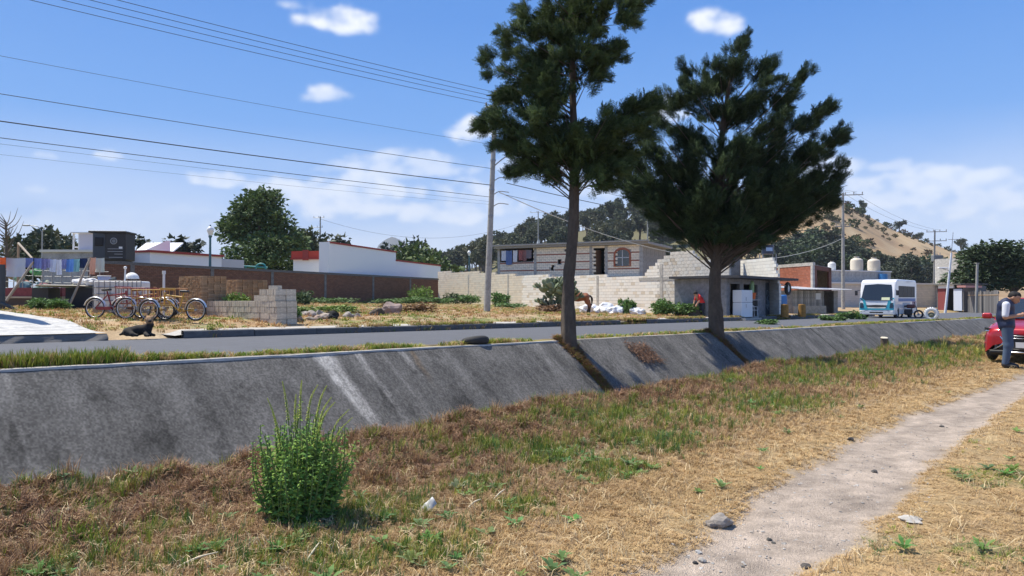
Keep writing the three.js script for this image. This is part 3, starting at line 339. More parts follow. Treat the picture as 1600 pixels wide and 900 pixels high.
  cypress('cypress_tree', 'broad dark cypress with spiky upswept branches, right of the taller one', b2, 1.08, [V(.02, -.2, 0), V(0, .5, 0), V(-.03, 1.6, 0), V(.04, 3, 0), V(.1, 5, .05), V(.3, 7.5, 0), V(.65, 9.6, 0)], [.28, .185, .17, .16, .11, .065, .02], br2, 6, [.024, .05, .022], [.062, .095, .032], 170);
}
// ---------------------------------------------------------------- trees and shrubs further off
// a crown as a volume of small leaf clumps, about one unit tall; form: lobes [x, y, z, r]
function crownGeo(seed, lobes, n, size, droop = 0, col = [1, 1, 1]) {
  const r = rngOf(seed), L = [], K = []; const tot = lobes.reduce((a, l) => a + l[3] ** 2, 0);
  for (const [lx, ly, lz, lr] of lobes) { const m = Math.round(n * lr * lr / tot); for (let i = 0; i < m; i++) {
    const d = V(r() - .5, r() - .5, r() - .5).normalize(), k = Math.pow(r(), .4), q = V(lx, ly, lz).addScaledVector(d, lr * k * (1 + .35 * noise(d.x * 2.5 + lx * 9, d.y * 2.5, d.z * 2.5 + seed))); q.y = Math.max(q.y, ly - lr * .85);
    const a = d.clone().addScaledVector(V(r() - .5, r() - .5 - droop, r() - .5), 1.2).normalize(), b = V().crossVectors(a, V(r() - .5, r() - .5, r() - .5)).normalize(), s = size * (.5 + r()), t = .72 + .55 * r();
    const c = [col[0] * t, col[1] * t, col[2] * t * (.8 + .3 * r())];
    const p1 = q.clone().addScaledVector(b, s * .5), p2 = q.clone().addScaledVector(b, -s * .5), p3 = q.clone().addScaledVector(a, s * 1.2), p4 = q.clone().addScaledVector(a, s * .5).addScaledVector(V().crossVectors(a, b), s * .6);
    tri(L, p1, p2, p3); tri(L, p1, p4, p2); for (let z = 0; z < 6; z++) K.push(...c); } }
  return triGeo(L, K); }
const crownMat = new THREE.MeshPhysicalMaterial({ vertexColors: true, roughness: .8, side: THREE.DoubleSide, transmission: .15, thickness: 0 });
function lobesFor(form, seed) { const r = rngOf(seed), o = [];
  if (form === 'pine') { for (let i = 0; i < 16; i++) { const h = .26 + .68 * i / 16, w = .32 * (1 - Math.pow(Math.abs(h - .26) / .74, 1.25)); for (let k = 0; k < 2; k++) { const a = r() * 6.28; o.push([Math.cos(a) * w, h, Math.sin(a) * w, .08 + .07 * r()]); } } o.push([0, .92, 0, .06]); }
  else if (form === 'cone') { for (let i = 0; i < 12; i++) { const h = .14 + .8 * i / 12, w = .24 * (1 - h) + .02; for (let k = 0; k < 3; k++) { const a = r() * 6.28; o.push([Math.cos(a) * w, h, Math.sin(a) * w, .05 + .09 * (1 - h)]); } } }
  else if (form === 'gum') { for (let i = 0; i < 9; i++) { const a = r() * 6.28, h = .5 + .42 * r(), w = .24 * r() + .05; o.push([Math.cos(a) * w, h, Math.sin(a) * w, .08 + .08 * r()]); } o.push([0, .7, 0, .15]); }
  else { for (let i = 0; i < 13; i++) { const a = r() * 6.28, h = .36 + .46 * r(), w = .38 * Math.sqrt(r()) * (1.15 - Math.abs(h - .5)); o.push([Math.cos(a) * w, h, Math.sin(a) * w, .13 + .09 * r()]); } o.push([0, .6, 0, .22]); }
  return o; }
const treeKinds = {};
function treeProto(key, form, seed, n, size, col, trunkH = .4) { const r = rngOf(seed), limbs = [limb([V(0, -.02, 0), V(.01, trunkH * .5, 0), V(-.01, trunkH, .01), V(0, .72, 0)], [.028, .022, .018, .006], 7)]; for (let i = 0; i < 6; i++) { const a = r() * 6.28; limbs.push(limb([V(0, trunkH * (.7 + .5 * r()), 0), V(Math.cos(a) * .1, trunkH + .15, Math.sin(a) * .1), V(Math.cos(a) * .22, trunkH + .32 * r() + .1, Math.sin(a) * .22)], [.012, .008, .003], 5)); }
  treeKinds[key] = { trunk: merged(limbs), crown: crownGeo(seed, lobesFor(form, seed), n, size, .2, col) }; }
treeProto('pine', 'pine', 41, 14000, .020, [.10, .16, .05], .2);
for (let i = 0; i < 4; i++) treeProto('gum' + i, 'gum', 50 + i, 900, .055, [[.085, .105, .05], [.10, .115, .058], [.07, .09, .048], [.12, .125, .065]][i]);
for (let i = 0; i < 3; i++) treeProto('cone' + i, 'cone', 60 + i, 900, .05, [[.035, .055, .032], [.045, .06, .035], [.03, .05, .035]][i], .1);
for (let i = 0; i < 3; i++) treeProto('broad' + i, 'broad', 70 + i, 1500, .055, [[.06, .10, .038], [.10, .15, .045], [.05, .07, .035]][i], .3);
treeProto('bigbroad', 'broad', 79, 11000, .028, [.055, .095, .035], .25);
function tree(name, label, kind, p, h, w = 1, turn = 0, group) { const g = thing(name, label, 'tree', p, turn, group), k = treeKinds[kind]; const a = mesh('trunk', k.trunk, MAT.bark, g), b = mesh('crown', k.crown, crownMat, g); g.scale.set(h * w, h, h * w); return g; }
const topAt = (px, py, D, baseY) => EYE + (HZ - py) / F * D - baseY;      // height of a thing whose top shows at py
function farTree(name, label, kind, px, py, D, w, group) { const p = farAt(px, D); tree(name, label, kind, p, topAt(px, py, D, p.y), w, px * .7, group); }
farTree('pine_tree', 'large round green pine behind the brown wall', 'pine', 405, 296, 74, 1.3);
farTree('dark_tree', 'dark bushy tree behind the washing line, near the left edge', 'broad2', 44, 352, 70, 1.0);
farTree('dark_tree', 'dark conical tree behind the black bin, left one', 'cone0', 219, 358, 90, 1.3, 'dark trees behind the white roofs');
farTree('dark_tree', 'dark conical tree behind the white roof, between two others', 'cone1', 276, 362, 92, 1.6, 'dark trees behind the white roofs');
farTree('dark_tree', 'smaller dark conical tree next to the teal street lamp', 'cone2', 299, 368, 95, 1.5, 'dark trees behind the white roofs');
farTree('gum_tree', 'thin-crowned grey tree between the pine and the far power pole', 'gum2', 482, 356, 110, 1.1);
farTree('dark_tree', 'small dark conifer behind the white gable wall', 'cone1', 531, 360, 120, 1.3);
farTree('dark_tree', 'little dark treetop seen over the white wall coping', 'cone2', 606, 374, 150, 1.0);
farTree('leafy_tree', 'bright green leafy tree behind the low white wall', 'broad1', 662, 372, 92, 1.15);
farTree('leafy_tree', 'dark tree close behind the bright green one', 'broad2', 642, 373, 110, .9);
farTree('leafy_tree', 'large dark green leafy tree behind the man at the right edge', 'bigbroad', 1585, 376, 80, 1.75);
farTree('grey_tree', 'grey bare-looking tree behind the rooftop cabin', 'gum3', 92, 366, 85, 1.1);
{ // bare tree at the left edge
  const r = rngOf(5), p = farAt(8, 60), g = thing('bare_tree', 'leafless grey tree at the left edge of the photo', 'tree', p), T = []; mesh('trunk', limb([V(0, -.1, 0), V(.1, 3, 0), V(0, 6, 0)], [.2, .14, .06], 7), MAT.bark, g);
  for (let i = 0; i < 46; i++) { const h = 2.2 + 4 * r(), a = r() * 6.28, l = .7 + 1.3 * r(); T.push(limb([V(.05, h, 0), V(Math.cos(a) * l * .5, h + .5, Math.sin(a) * l * .5), V(Math.cos(a) * l * .8, h + l * .9, Math.sin(a) * l * .8)], [.05, .03, .01], 5)); } mesh('branches', T, MAT.bark, g); }
{ // the wood on the left of the hill, trees on the hill
  const r = rngOf(90), label = 'eucalyptus tree among many in the wood on the far hillside';
  for (let i = 0; i < 230; i++) { const px = 680 + 470 * Math.pow(r(), .92), D = 430 - 250 * r() * r(), x = (px - CX) / F * D, y = hillY(x, -D), h = (8.5 + 6.5 * r()) * (D < 260 ? .8 : 1); tree('eucalyptus_tree', label, 'gum' + (i % 4), V(x, y - .2, -D), h, .95 + .35 * r(), r() * 6, 'trees of the hillside wood'); }
  for (let i = 0; i < 46; i++) { const px = 1165 + 300 * r(), D = 205 + 45 * r(), x = (px - CX) / F * D; tree('hill_foot_tree', 'dark bushy tree in the row along the foot of the bare hill', ['broad2', 'cone0', 'broad0', 'gum2'][i % 4], V(x, hillY(x, -D) - .3, -D), (px > 1320 ? 4.5 : 6.5) + 5 * r(), 1.1 + .5 * r(), r() * 6, 'trees along the foot of the hill'); }
  for (const [px, py, D, h, k, l] of [[1348, 334, 425, 7.5, 'gum0', 'single round tree on the skyline of the bare hill, left of the power lines'], [1406, 362, 425, 8, 'gum2', 'wind-thinned tree on the skyline halfway down the bare hill'], [1502, 400, 425, 10, 'gum2', 'loose tree on the skyline low on the right of the hill'], [1292, 312, 425, 8, 'broad2', 'tree clump on the summit of the bare hill beside the cypress'], [1278, 306, 420, 7, 'broad0', 'second tree on the hill summit, half hidden by the cypress'], [1436, 380, 425, 5, 'broad2', 'low bush on the hill skyline above the transformer pole'], [1425, 440, 190, 11, 'cone0', 'dark pointed conifer rising behind the transformer pole'], [1405, 445, 195, 8, 'broad2', 'dark tree left of the pointed conifer'], [1450, 445, 200, 8, 'cone1', 'dark conifer directly behind the transformer pole'], [1515, 436, 230, 6, 'broad2', 'dark low tree above the walled yard at the right']]) { const x = (px - CX) / F * D; tree('hill_tree', l, k, V(x, hillY(x, -D) - .2, -D), h, 1.2, px, undefined); }
  const sc = []; for (let i = 0; i < 2400; i++) { const px = 1080 + 480 * r(), D = 430 - 210 * r(), x = (px - CX) / F * D, dn = fbm(x * .03, 2, D * .03, 3); if (r() > .25 + dn * 2.2) continue; const h = .5 + 1.5 * r() * r() + (r() < .1 ? 1.5 : 0); sc.push([x, hillY(x, -D), -D, r() * 6, h * 1.6, h * 1.5, h * 1.6, [.05 + .06 * r(), .06 + .04 * r(), .035]]); }
  scatter('hill_scrub', crownGeo(99, [[0, .35, 0, .4], [.3, .3, .1, .3], [-.3, .25, -.1, .3]], 60, .22), leafMat([1, 1, 1]), sc);
}
function shrub(name, label, p, w, h, n, col, seed, cat = 'shrub', group) { const g = thing(name, label, cat, p, 0, group), r = rngOf(seed), L = []; for (let i = 0; i < 9; i++) { const a = r() * 6.28, d = Math.sqrt(r()) * .42; L.push([Math.cos(a) * d, .22 + .45 * r() * (1 - d * .5), Math.sin(a) * d, .17 + .14 * r()]); } L.push([0, .35, 0, .3]);
  const c = mesh('foliage', crownGeo(seed, L, n, .10 / Math.max(.6, Math.sqrt(w)), 0, col), crownMat, g); c.scale.set(w, h, w); const st = []; for (let i = 0; i < 6; i++) { const a = r() * 6.28; st.push(limb([V(0, -.05, 0), V(Math.cos(a) * .1 * w, h * .25, Math.sin(a) * .1 * w), V(Math.cos(a) * .25 * w, h * .6, Math.sin(a) * .25 * w)], [.03, .02, .01], 5)); } mesh('stem', st, MAT.bark, g); return g; }
const G1 = [.13, .24, .06], G2 = [.22, .32, .07], G3 = [.085, .14, .055];
for (const [px, D, w, h, c, l, n] of [[660, 69, 2.4, 2.1, G2, 'bright green shrub in the corner where the brown and pale walls meet'], [640, 66, 3, .8, G1, 'low green weeds along the end of the brown wall'], [600, 62, 3.5, .6, G1, 'strip of low weeds at the foot of the brown wall'], [712, 70, 2.6, 1.4, G3, 'dark green shrub against the pale block wall, left of the pole'], [735, 69, 2.2, 1.1, G1, 'green shrub beside the concrete pole'], [690, 68, 2, .7, G1, 'low weed patch under the wall corner'], [520, 53, 3.2, .6, G1, 'low weeds along the middle of the brown wall'], [458, 26, .6, .7, G1, 'leafy weed behind the end of the block stack'], [472, 47, 1.6, 1.2, G3, 'dark shrub in front of the brown wall, right of the block stack'], [368, 27.5, 1.0, .95, G2, 'young yellow-green plant behind the block stack'], [350, 28, .9, .6, G1, 'low leaves beside the brick pile'],
  [779, 60, 1.7, 1.5, G1, 'green weed just right of the concrete pole'], [800, 57, 2.3, .5, G1, 'low weed patch in front of the pale wall'], [979, 46.2, 1.0, 1.25, G1, 'green shrub among the white rubbish bags'], [1037, 45.2, 2.0, 1.35, G1, 'wide green shrub against the pale wall, left of its twin'], [1071, 44.3, 1.9, 1.1, G1, 'green shrub against the pale wall, left of the person in red'], [75, 31, 1.3, .6, G1, 'green weeds under the stone table'], [92, 30.5, .8, .5, G1, 'small weed beside the slanted prop'], [530, 33, 1.8, .45, G2, 'patch of green weeds among the rubble'], [470, 31, 1.6, .4, G2, 'weed patch left of the rubble stones'], [615, 36, 1.3, .5, [.25, .16, .07], 'reddish dry weed clump on the lot'], [650, 36, 2.2, .6, [.28, .17, .075], 'wide reddish dry weed heap on the lot'], [1180, 70, 2, .6, G1, 'weeds behind the kiosk roof'], [1330, 46, 1.6, .7, G1, 'green clump on the verge in front of the bus'], [1300, 42, 1.3, .45, G1, 'low green clump on the verge near the shed'], [1200, 34.5, 1.0, .35, G1, 'green tuft on the verge in front of the kiosk']]) { const p = farAt(px, D); if (D < 50 && px > 1190) p.y = roadY(sOf(p.x, p.z)) + .02; shrub('shrub', l, p, w, h, 900, c, px + 7); }
// ---------------------------------------------------------------- walls of laid pieces
const unit = new THREE.BoxGeometry(1, 1, 1);
// list of pieces {x, y, z, ry, w, h, d, c}: the nearest become meshes of their own, the rest one joined part
function layPieces(list, parent, name, single, mats, restName) {
  list.sort((a, b) => Math.hypot(a.x, a.z) - Math.hypot(b.x, b.z)); const inv = parent.matrixWorld.clone(); parent.updateMatrixWorld(true); inv.copy(parent.matrixWorld).invert(); const rest = [];
  list.forEach((p, i) => { if (i < single) { const m = shade(new THREE.Mesh(unit, mats[p.m])); m.name = name; m.matrix.compose(V(p.x, p.y, p.z), new THREE.Quaternion().setFromEuler(new THREE.Euler(p.rx ?? 0, p.ry, p.rz ?? 0, 'YXZ')), V(p.w, p.h, p.d)).premultiply(inv); m.matrix.decompose(m.position, m.quaternion, m.scale); parent.add(m); }
    else { const g = box(p.w, p.h, p.d); put(g, p.x, p.y, p.z, p.ry, p.rx ?? 0, p.rz ?? 0).applyMatrix4(inv); const c = mats[p.m].color; paint(g, [c.r, c.g, c.b]); rest.push(g); } });
  if (rest.length) mesh(restName, rest, MAT.vc, parent, { kind: 'stuff' }); }
function courses(A, B, y0, topFn, bw, bh, th, r, nm, skip, j = .012) { // blocks along A -> B (x, z), laid up to topFn(u)
  const L = Math.hypot(B[0] - A[0], B[1] - A[1]), ux = (B[0] - A[0]) / L, uz = (B[1] - A[1]) / L, ry = -Math.atan2(uz, ux), out = [];
  for (let k = 0, y = y0; y < 30; k++, y += bh + j) { let any = false; for (let s = (k % 2 ? -bw / 2 : 0); s < L; s += bw + j) { const a = Math.max(0, s), b = Math.min(L, s + bw); if (b - a < .06) continue; const u = (a + b) / 2; if (y + bh * .6 > topFn(u / L)) continue; any = true; if (skip && skip(u, y + bh / 2)) continue; out.push({ x: A[0] + ux * u, y: y + bh / 2, z: A[1] + uz * u, ry: ry + (r() - .5) * .006, w: b - a, h: bh, d: th * (1 + (r() - .5) * .06), m: Math.floor(r() * nm), u, k }); } if (!any) break; }
  return out; }
const tones = (base, n, v, seed) => { const r = rngOf(seed), o = []; for (let i = 0; i < n; i++) { const k = 1 + (r() - .5) * v, w = (r() - .5) * v * .25; o.push(M([base[0] * k * (1 + w), base[1] * k, base[2] * k * (1 - w)], .95, { map: grit })); } return o; };
const pt = (px, D) => [(px - CX) / F * D, -D];
function alongPx(A, B, px) { const X = (px - CX) / F; const dx = B[0] - A[0], dz = B[1] - A[1]; return (-X * A[1] - A[0]) / (dx + X * dz); }   // where the ray of a column meets A -> B
{ // brown brick wall on the left
  const A = [-22.9, -40], B = [-7.75, -77], L = Math.hypot(B[0] - A[0], B[1] - A[1]), ux = (B[0] - A[0]) / L, uz = (B[1] - A[1]) / L, ry = -Math.atan2(uz, ux), r = rngOf(12);
  const g = thing('brick_wall', 'long shaded brown brick wall with grey posts and coping at the back of the lot', 'wall', [A[0], 0, A[1]]);
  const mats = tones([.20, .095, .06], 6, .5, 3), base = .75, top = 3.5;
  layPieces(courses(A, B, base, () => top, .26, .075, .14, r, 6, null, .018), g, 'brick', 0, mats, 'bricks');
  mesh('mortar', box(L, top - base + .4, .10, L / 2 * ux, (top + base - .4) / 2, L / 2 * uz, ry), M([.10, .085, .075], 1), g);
  mesh('coping', box(L + .1, .17, .22, L / 2 * ux, top + .085, L / 2 * uz, ry), MAT.concreteDark, g);
  for (const px of [205, 330, 424, 507, 582, 640]) { const k = alongPx(A, B, px) * L; mesh('post', box(.28, top - base + .3, .20, k * ux, (top + base - .3) / 2, k * uz, ry), M([.22, .215, .21], .95, { map: grit }), g); }
}
const CW_A = pt(685, 79), CW_B = pt(1141, 44.6);
{ // pale block wall with its stepped, unfinished top
  const A = CW_A, B = CW_B, L = Math.hypot(B[0] - A[0], B[1] - A[1]), ux = (B[0] - A[0]) / L, uz = (B[1] - A[1]) / L, ry = -Math.atan2(uz, ux), r = rngOf(14), g = thing('block_wall', 'long sunlit pale block wall with a stepped unfinished gable, behind the horse', 'wall', [A[0], 0, A[1]]);
  const prof = [[685, 424], [776, 425], [777, 428], [850, 430], [900, 431], [1000, 430], [1010, 428], [1011, 421], [1019, 416], [1030, 408], [1040, 402], [1048, 394], [1087, 393], [1088, 400], [1098, 406], [1112, 408], [1141, 410]];
  const topY = (u) => { const x = A[0] + (B[0] - A[0]) * u, z = A[1] + (B[1] - A[1]) * u; return EYE + (HZ - curve(prof, CX + x / -z * F)) / F * -z; };
  const mats = tones([.70, .62, .50], 5, .2, 31).concat(tones([.82, .78, .70], 5, .16, 33)); const list = courses(A, B, .15, topY, .40, .20, .15, r, 5, null, .015); for (const p of list) { if (p.u > L * .42 && r() < .85) p.m += 5; }
  layPieces(list, g, 'block', 300, mats, 'blocks');
  const mort = []; for (let i = 0; i < 60; i++) { const u = (i + .5) / 60, t = Math.min(topY(i / 60), topY((i + 1) / 60)) - .22; mort.push(box(L / 60, t + .2, .11, u * L * ux, (t - .2) / 2 + .1, u * L * uz, ry)); } mesh('mortar', mort, M([.40, .37, .32], 1), g);
  for (const px of [733, 795, 865, 935, 1035]) { const k = alongPx(A, B, px), t = topY(k); mesh('column', box(.24, Math.min(t, 3.9) - .1, .19, k * L * ux, Math.min(t, 3.9) / 2 + .05, k * L * uz, ry), M([.55, .52, .47], .95, { map: grit }), g); }
  const k0 = alongPx(A, B, 1000), k1 = alongPx(A, B, 1140), km = (k0 + k1) / 2; mesh('ring_beam', box((k1 - k0) * L, .2, .2, km * L * ux, 2.92, km * L * uz, ry), M([.50, .48, .44], .95, { map: grit }), g);
  const kb = alongPx(A, B, 1082), nx = -uz, nz = ux; tag(mesh('sign_board', box(.42, .24, .03, A[0] + kb * L * ux - .11 * uz * -1 * -1, 2.62, A[1] + kb * L * uz + .11 * ux, ry), M([.14, .06, .035], .8)), 'small brown board on the pale block wall', 'board');
  tag(mesh('downpipe', rod(V(A[0] + kb * L * ux + .12 * uz * -1, .6, A[1] + kb * L * uz + .12 * ux), V(A[0] + kb * L * ux + .12 * uz * -1, 2.45, A[1] + kb * L * uz + .12 * ux), .12, .12, 8), M([.42, .46, .5], .7)), 'grey upright pipe on the pale wall below the brown board', 'pipe');
}
function wallBox(name, A, B, y0, y1, th, mat, parent) { const L = Math.hypot(B[0] - A[0], B[1] - A[1]); return mesh(name, box(L, y1 - y0, th, (A[0] + B[0]) / 2, (y0 + y1) / 2, (A[1] + B[1]) / 2, -Math.atan2(B[1] - A[1], B[0] - A[0])), mat, parent); }
const yAt = (py, D) => EYE + (HZ - py) / F * D;
function frameGroup(name, label, cat, A, B) { // a group whose x runs A -> B along a front, z out of the front
  const L = Math.hypot(B[0] - A[0], B[1] - A[1]); const g = thing(name, label, cat, [A[0], 0, A[1]], -Math.atan2(B[1] - A[1], B[0] - A[0])); return [g, L]; }
{ // house with the open upstairs laundry
  const A = pt(779, 71), B = pt(1004, 64.5), [g, L] = frameGroup('block_house', 'striped block house with an open upper laundry bay and arched window, above the pale wall', 'house', A, B), r = rngOf(15), y0 = 3.55, y1 = 6.62, q = (px) => alongPx(A, B, px) * L;
  const mats = [...tones([.86, .76, .60], 4, .16, 5), ...tones([.40, .13, .07], 3, .3, 6)];
  const holes = [[q(779), q(835), 5.05, 6.3], [q(928), q(946), 3.6, 6.2], [q(962), q(984), 4.45, 5.9], [q(861), q(866), 4.15, 4.75], [q(872), q(877), 4.75, 5.35], [q(883), q(888), 5.4, 6.05]];
  const list = []; let y = y0, k = 0; const redRows = [1, 5, 9, 13]; for (; y < 6.3; k++) { const red = k % 4 === 3, bh = red ? .09 : .19, bw = red ? .25 : .40; for (let s = -(k % 2) * bw / 2; s < L; s += bw + .014) { const a = Math.max(0, s), b = Math.min(L, s + bw), u = (a + b) / 2; if (b - a < .05 || holes.some((h) => u > h[0] && u < h[1] && y + bh / 2 > h[2] && y + bh / 2 < h[3])) continue; list.push(paint(box(b - a, bh, .16, u, y + bh / 2, 0), (() => { const m = mats[red ? 4 + Math.floor(r() * 3) : Math.floor(r() * 4)].color; return [m.r, m.g, m.b]; })())); } y += bh + .014; }
  mesh('blocks', list, MAT.vcGrit, g, { kind: 'stuff' });
  const pc = M([.52, .50, .46], .95, { map: grit });
  for (const [a, b, h0, h1] of [[0, q(835), y0, 5.05], [q(835), q(861), y0, 6.3], [q(888), q(928), y0, 6.3], [q(946), q(962), y0, 6.3], [q(984), L, y0, 6.3], [q(861), q(866), y0, 4.15], [q(866), q(872), y0, 6.3], [q(877), q(883), y0, 6.3], [q(872), q(877), y0, 4.75], [q(872), q(877), 5.35, 6.3], [q(861), q(866), 4.75, 6.3], [q(883), q(888), y0, 5.4], [q(962), q(984), y0, 4.45], [q(962), q(984), 5.9, 6.3]]) if (b > a) mesh('mortar', box(b - a, h1 - h0, .11, (a + b) / 2, (h0 + h1) / 2, 0), pc, g);
  for (const px of [780, 837, 924, 948, 1002]) mesh('column', box(.26, 6.3 - y0, .22, q(px), (6.3 + y0) / 2, 0), pc, g);
  mesh('roof_slab', box(L + .9, .2, 8, L / 2 + .2, 6.43, -3.5), M([.44, .42, .39], .95, { map: grit }), g); mesh('parapet', box(L + 1.0, .14, .25, L / 2 + .2, 6.60, .55), M([.5, .47, .42], .95, { map: grit }), g);
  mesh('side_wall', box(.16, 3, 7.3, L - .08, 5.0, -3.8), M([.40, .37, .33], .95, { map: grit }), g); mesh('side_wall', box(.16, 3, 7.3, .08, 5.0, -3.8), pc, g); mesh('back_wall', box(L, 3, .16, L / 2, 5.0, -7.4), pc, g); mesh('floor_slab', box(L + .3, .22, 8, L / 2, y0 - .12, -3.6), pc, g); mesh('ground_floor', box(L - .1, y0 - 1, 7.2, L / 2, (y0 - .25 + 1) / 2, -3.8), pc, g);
  mesh('partition', box(.12, 2.7, 6, q(840), 4.95, -3.3), pc, g);
  mesh('door', box(.9, 2.3, .05, q(930) + .1, 4.8, -.55, 1.35), M([.22, .13, .08], .7), g);
  const w = thing; // arched window
  const wc = (q(962) + q(984)) / 2, ww = q(984) - q(962), arch = []; for (let i = 0; i <= 14; i++) { const a = Math.PI * i / 14; arch.push([Math.cos(a) * ww * .5, 5.45 + Math.sin(a) * .45]); } arch.push([-ww / 2, 4.45], [ww / 2, 4.45]);
  const win = mesh('window', put(ext(arch, .04), wc, 0, -.02), MAT.glass, g); mesh('frame', [box(.06, 1.4, .06, wc, 5.15, .04), box(ww, .06, .06, wc, 5.2, .04)], M([.55, .56, .58], .6), win);
  const ar2 = arch.slice(0, 15).map(([x, y]) => [x * 1.22, 5.45 + (y - 5.45) * 1.4]); const ring = [...ar2, [-ww * .61, 4.4], [ww * .61, 4.4]]; mesh('brick_arch', put(ext(ring, .2, 0, [arch]), wc, 0, -.06), M([.36, .12, .07], .95), g);
  const items = [[.7, [.62, .65, .72], .5, .95, 'pale grey shirt, leftmost in the open laundry bay'], [1.3, [.12, .18, .36], .7, 1.35, 'dark blue jeans hanging in the open laundry bay'], [2.0, [.72, .72, .74], .5, 1.1, 'white cloth hanging in the open laundry bay'], [2.6, [.34, .12, .11], .45, .95, 'reddish brown shirt in the open laundry bay'], [3.05, [.27, .13, .12], .4, 1.05, 'dark red cloth in the open laundry bay, beside the reddish shirt'], [3.5, [.20, .17, .19], .6, .8, 'dark patterned cloth, rightmost in the open laundry bay']];
  const sx = q(835) / 4.0; g.updateMatrixWorld(true); for (const [x, c, cw, ch, l] of items) { const gm = clothGeo(cw * sx, ch, x * 7); const p = V(x * sx, 6.15 - ch / 2, .22).applyMatrix4(g.matrixWorld); const m = tag(mesh('garment', gm, cloth(c)), l, 'laundry'); m.position.copy(p); m.rotation.y = g.rotation.y; }
}
function clothGeo(w, h, seed) { return grid(range(0, 1, .1), range(0, 1, .1), (u, v) => [(u - .5) * w * (1 - .12 * v * Math.sin(seed)), (.5 - v) * h - .03 * h * Math.sin(u * 3.14), .05 * Math.sin(u * 14 + seed) * v + .03 * noise(u * 4, v * 4, seed)]); }
{ // white buildings left of centre
  const whiteBlue = MAT.whiteWall, redTrim = M([.33, .05, .04], .8), r = rngOf(8);
  { const A = pt(514, 60), B = pt(687, 84), [g, L] = frameGroup('white_house', 'white gable house with thin red coping behind the brown wall', 'house', A, B), k = alongPx(A, B, 617) * L, yl = yAt(380, 60), yr = yAt(416, 84);
    mesh('wall', box(k, yl - .5, .2, k / 2, (yl + .5) / 2, 0), whiteBlue, g); mesh('wall', box(L - k, yr - .5, .2, (L + k) / 2, (yr + .5) / 2, -.003), whiteBlue, g); mesh('wall', box(.2, yl - .3, .9, -.1, (yl + .5) / 2, -.35), whiteBlue, g); mesh('wall', box(k, yl - .5, .2, k / 2, (yl + .5) / 2, -.8), whiteBlue, g);
    mesh('coping', box(k + .1, .14, .34, k / 2, yl + .07, 0), redTrim, g); mesh('coping', box(L - k + .1, .14, .34, (L + k) / 2, yr + .07, 0), redTrim, g); mesh('roof', box(k, .15, .6, k / 2, yl - .4, -.45), MAT.concrete, g); }
  { const A = pt(458, 63.6), B = pt(513, 63), [g, L] = frameGroup('red_trim_house', 'low white house with a wide red roof band, beside the large pine', 'house', A, B); const y = yAt(393, 64), ym = yAt(406, 64); mesh('wall', box(L, ym - .5, 5, L / 2, (ym + .5) / 2, -2.5), whiteBlue, g); const rb = mesh('roof_band', box(L + .2, y - ym, 5.3, L / 2, (y + ym) / 2, -2.5), M([.5, .06, .035], .8), g); mesh('band_lip', box(L + .3, .12, .1, L / 2, ym + .06, .22), redTrim, rb); mesh('band_pilaster', box(.5, y - ym + .15, .1, L * .38, (y + ym) / 2, .2), redTrim, rb); }
  { const A = pt(234, 52), B = pt(346, 58), [g, L] = frameGroup('long_white_house', 'long low white building with a dark red roof edge, left of the teal lamp', 'house', A, B); const y = yAt(398, 55); mesh('wall', box(L, y - .5, 6, L / 2, (y + .5) / 2, -3), whiteBlue, g); mesh('roof_edge', box(L + .3, .16, 6.3, L / 2, y + .08, -3), redTrim, g); mesh('wall', box(3, y - .6, 5, L + 1.4, (y + .4) / 2, -3), M([.5, .5, .52], .9), g); }
  { const A = pt(204, 60), B = pt(264, 60), [g, L] = frameGroup('white_shed', 'white shed roof showing behind the long white building', 'shed', A, B); const y = yAt(396, 60), y2 = yAt(380, 60); mesh('wall', box(L, y - .5, 4, L / 2, (y + .5) / 2, -2), whiteBlue, g); mesh('roof', box(L, .1, 3, L / 2, (y + y2) / 2, -1.2, 0, .42), M([.72, .74, .78], .5), g); mesh('gable', put(ext([[-2.6, 0], [0, 0], [0, y2 - y + .2], [-.3, y2 - y + .2]], .12), L, y, -.2, 0), whiteBlue, g); }
  { const A = pt(66, 48), B = pt(147, 48), [g, L] = frameGroup('flat_roof_house', 'flat-roofed pale house behind the washing line', 'house', A, B); const y = yAt(394, 48); mesh('wall', box(L, y - .5, 6, L / 2, (y + .5) / 2, -3), M([.42, .42, .44], .9, { map: gritBig }), g); mesh('roof_edge', box(L + .2, .16, 6.3, L / 2, y + .08, -3), M([.66, .63, .58], .9), g);
    const x0 = (106 - CX) / F * 48 - A[0], x1 = (143 - CX) / F * 48 - A[0], yt = yAt(364, 48); const cb = mesh('rooftop_cabin', box(x1 - x0 - .45, yt - y - .1, 1.6, (x0 + x1) / 2 + .25, (yt + y) / 2 + .1, -1.2), M([.62, .58, .62], .9), g); for (const x of [x0 + .05, x0 + .42]) mesh('cabin_post', box(.08, yt - y - .1, .1, x, (yt + y) / 2 + .1, -.5), MAT.white, cb); mesh('cabin_shelf', box(.5, .07, .8, x0 + .25, (yt + y) / 2 - .25, -.9), MAT.white, cb); mesh('cabin_roof', box(x1 - x0 + .1, .07, 1.8, (x0 + x1) / 2, yt + .06, -1.2), MAT.white, cb); mesh('cabin_back', box(.4, yt - y - .7, .06, x0 + .24, (yt + y) / 2 + .35, -1.6), M([.6, .57, .62], .9), cb); }
}
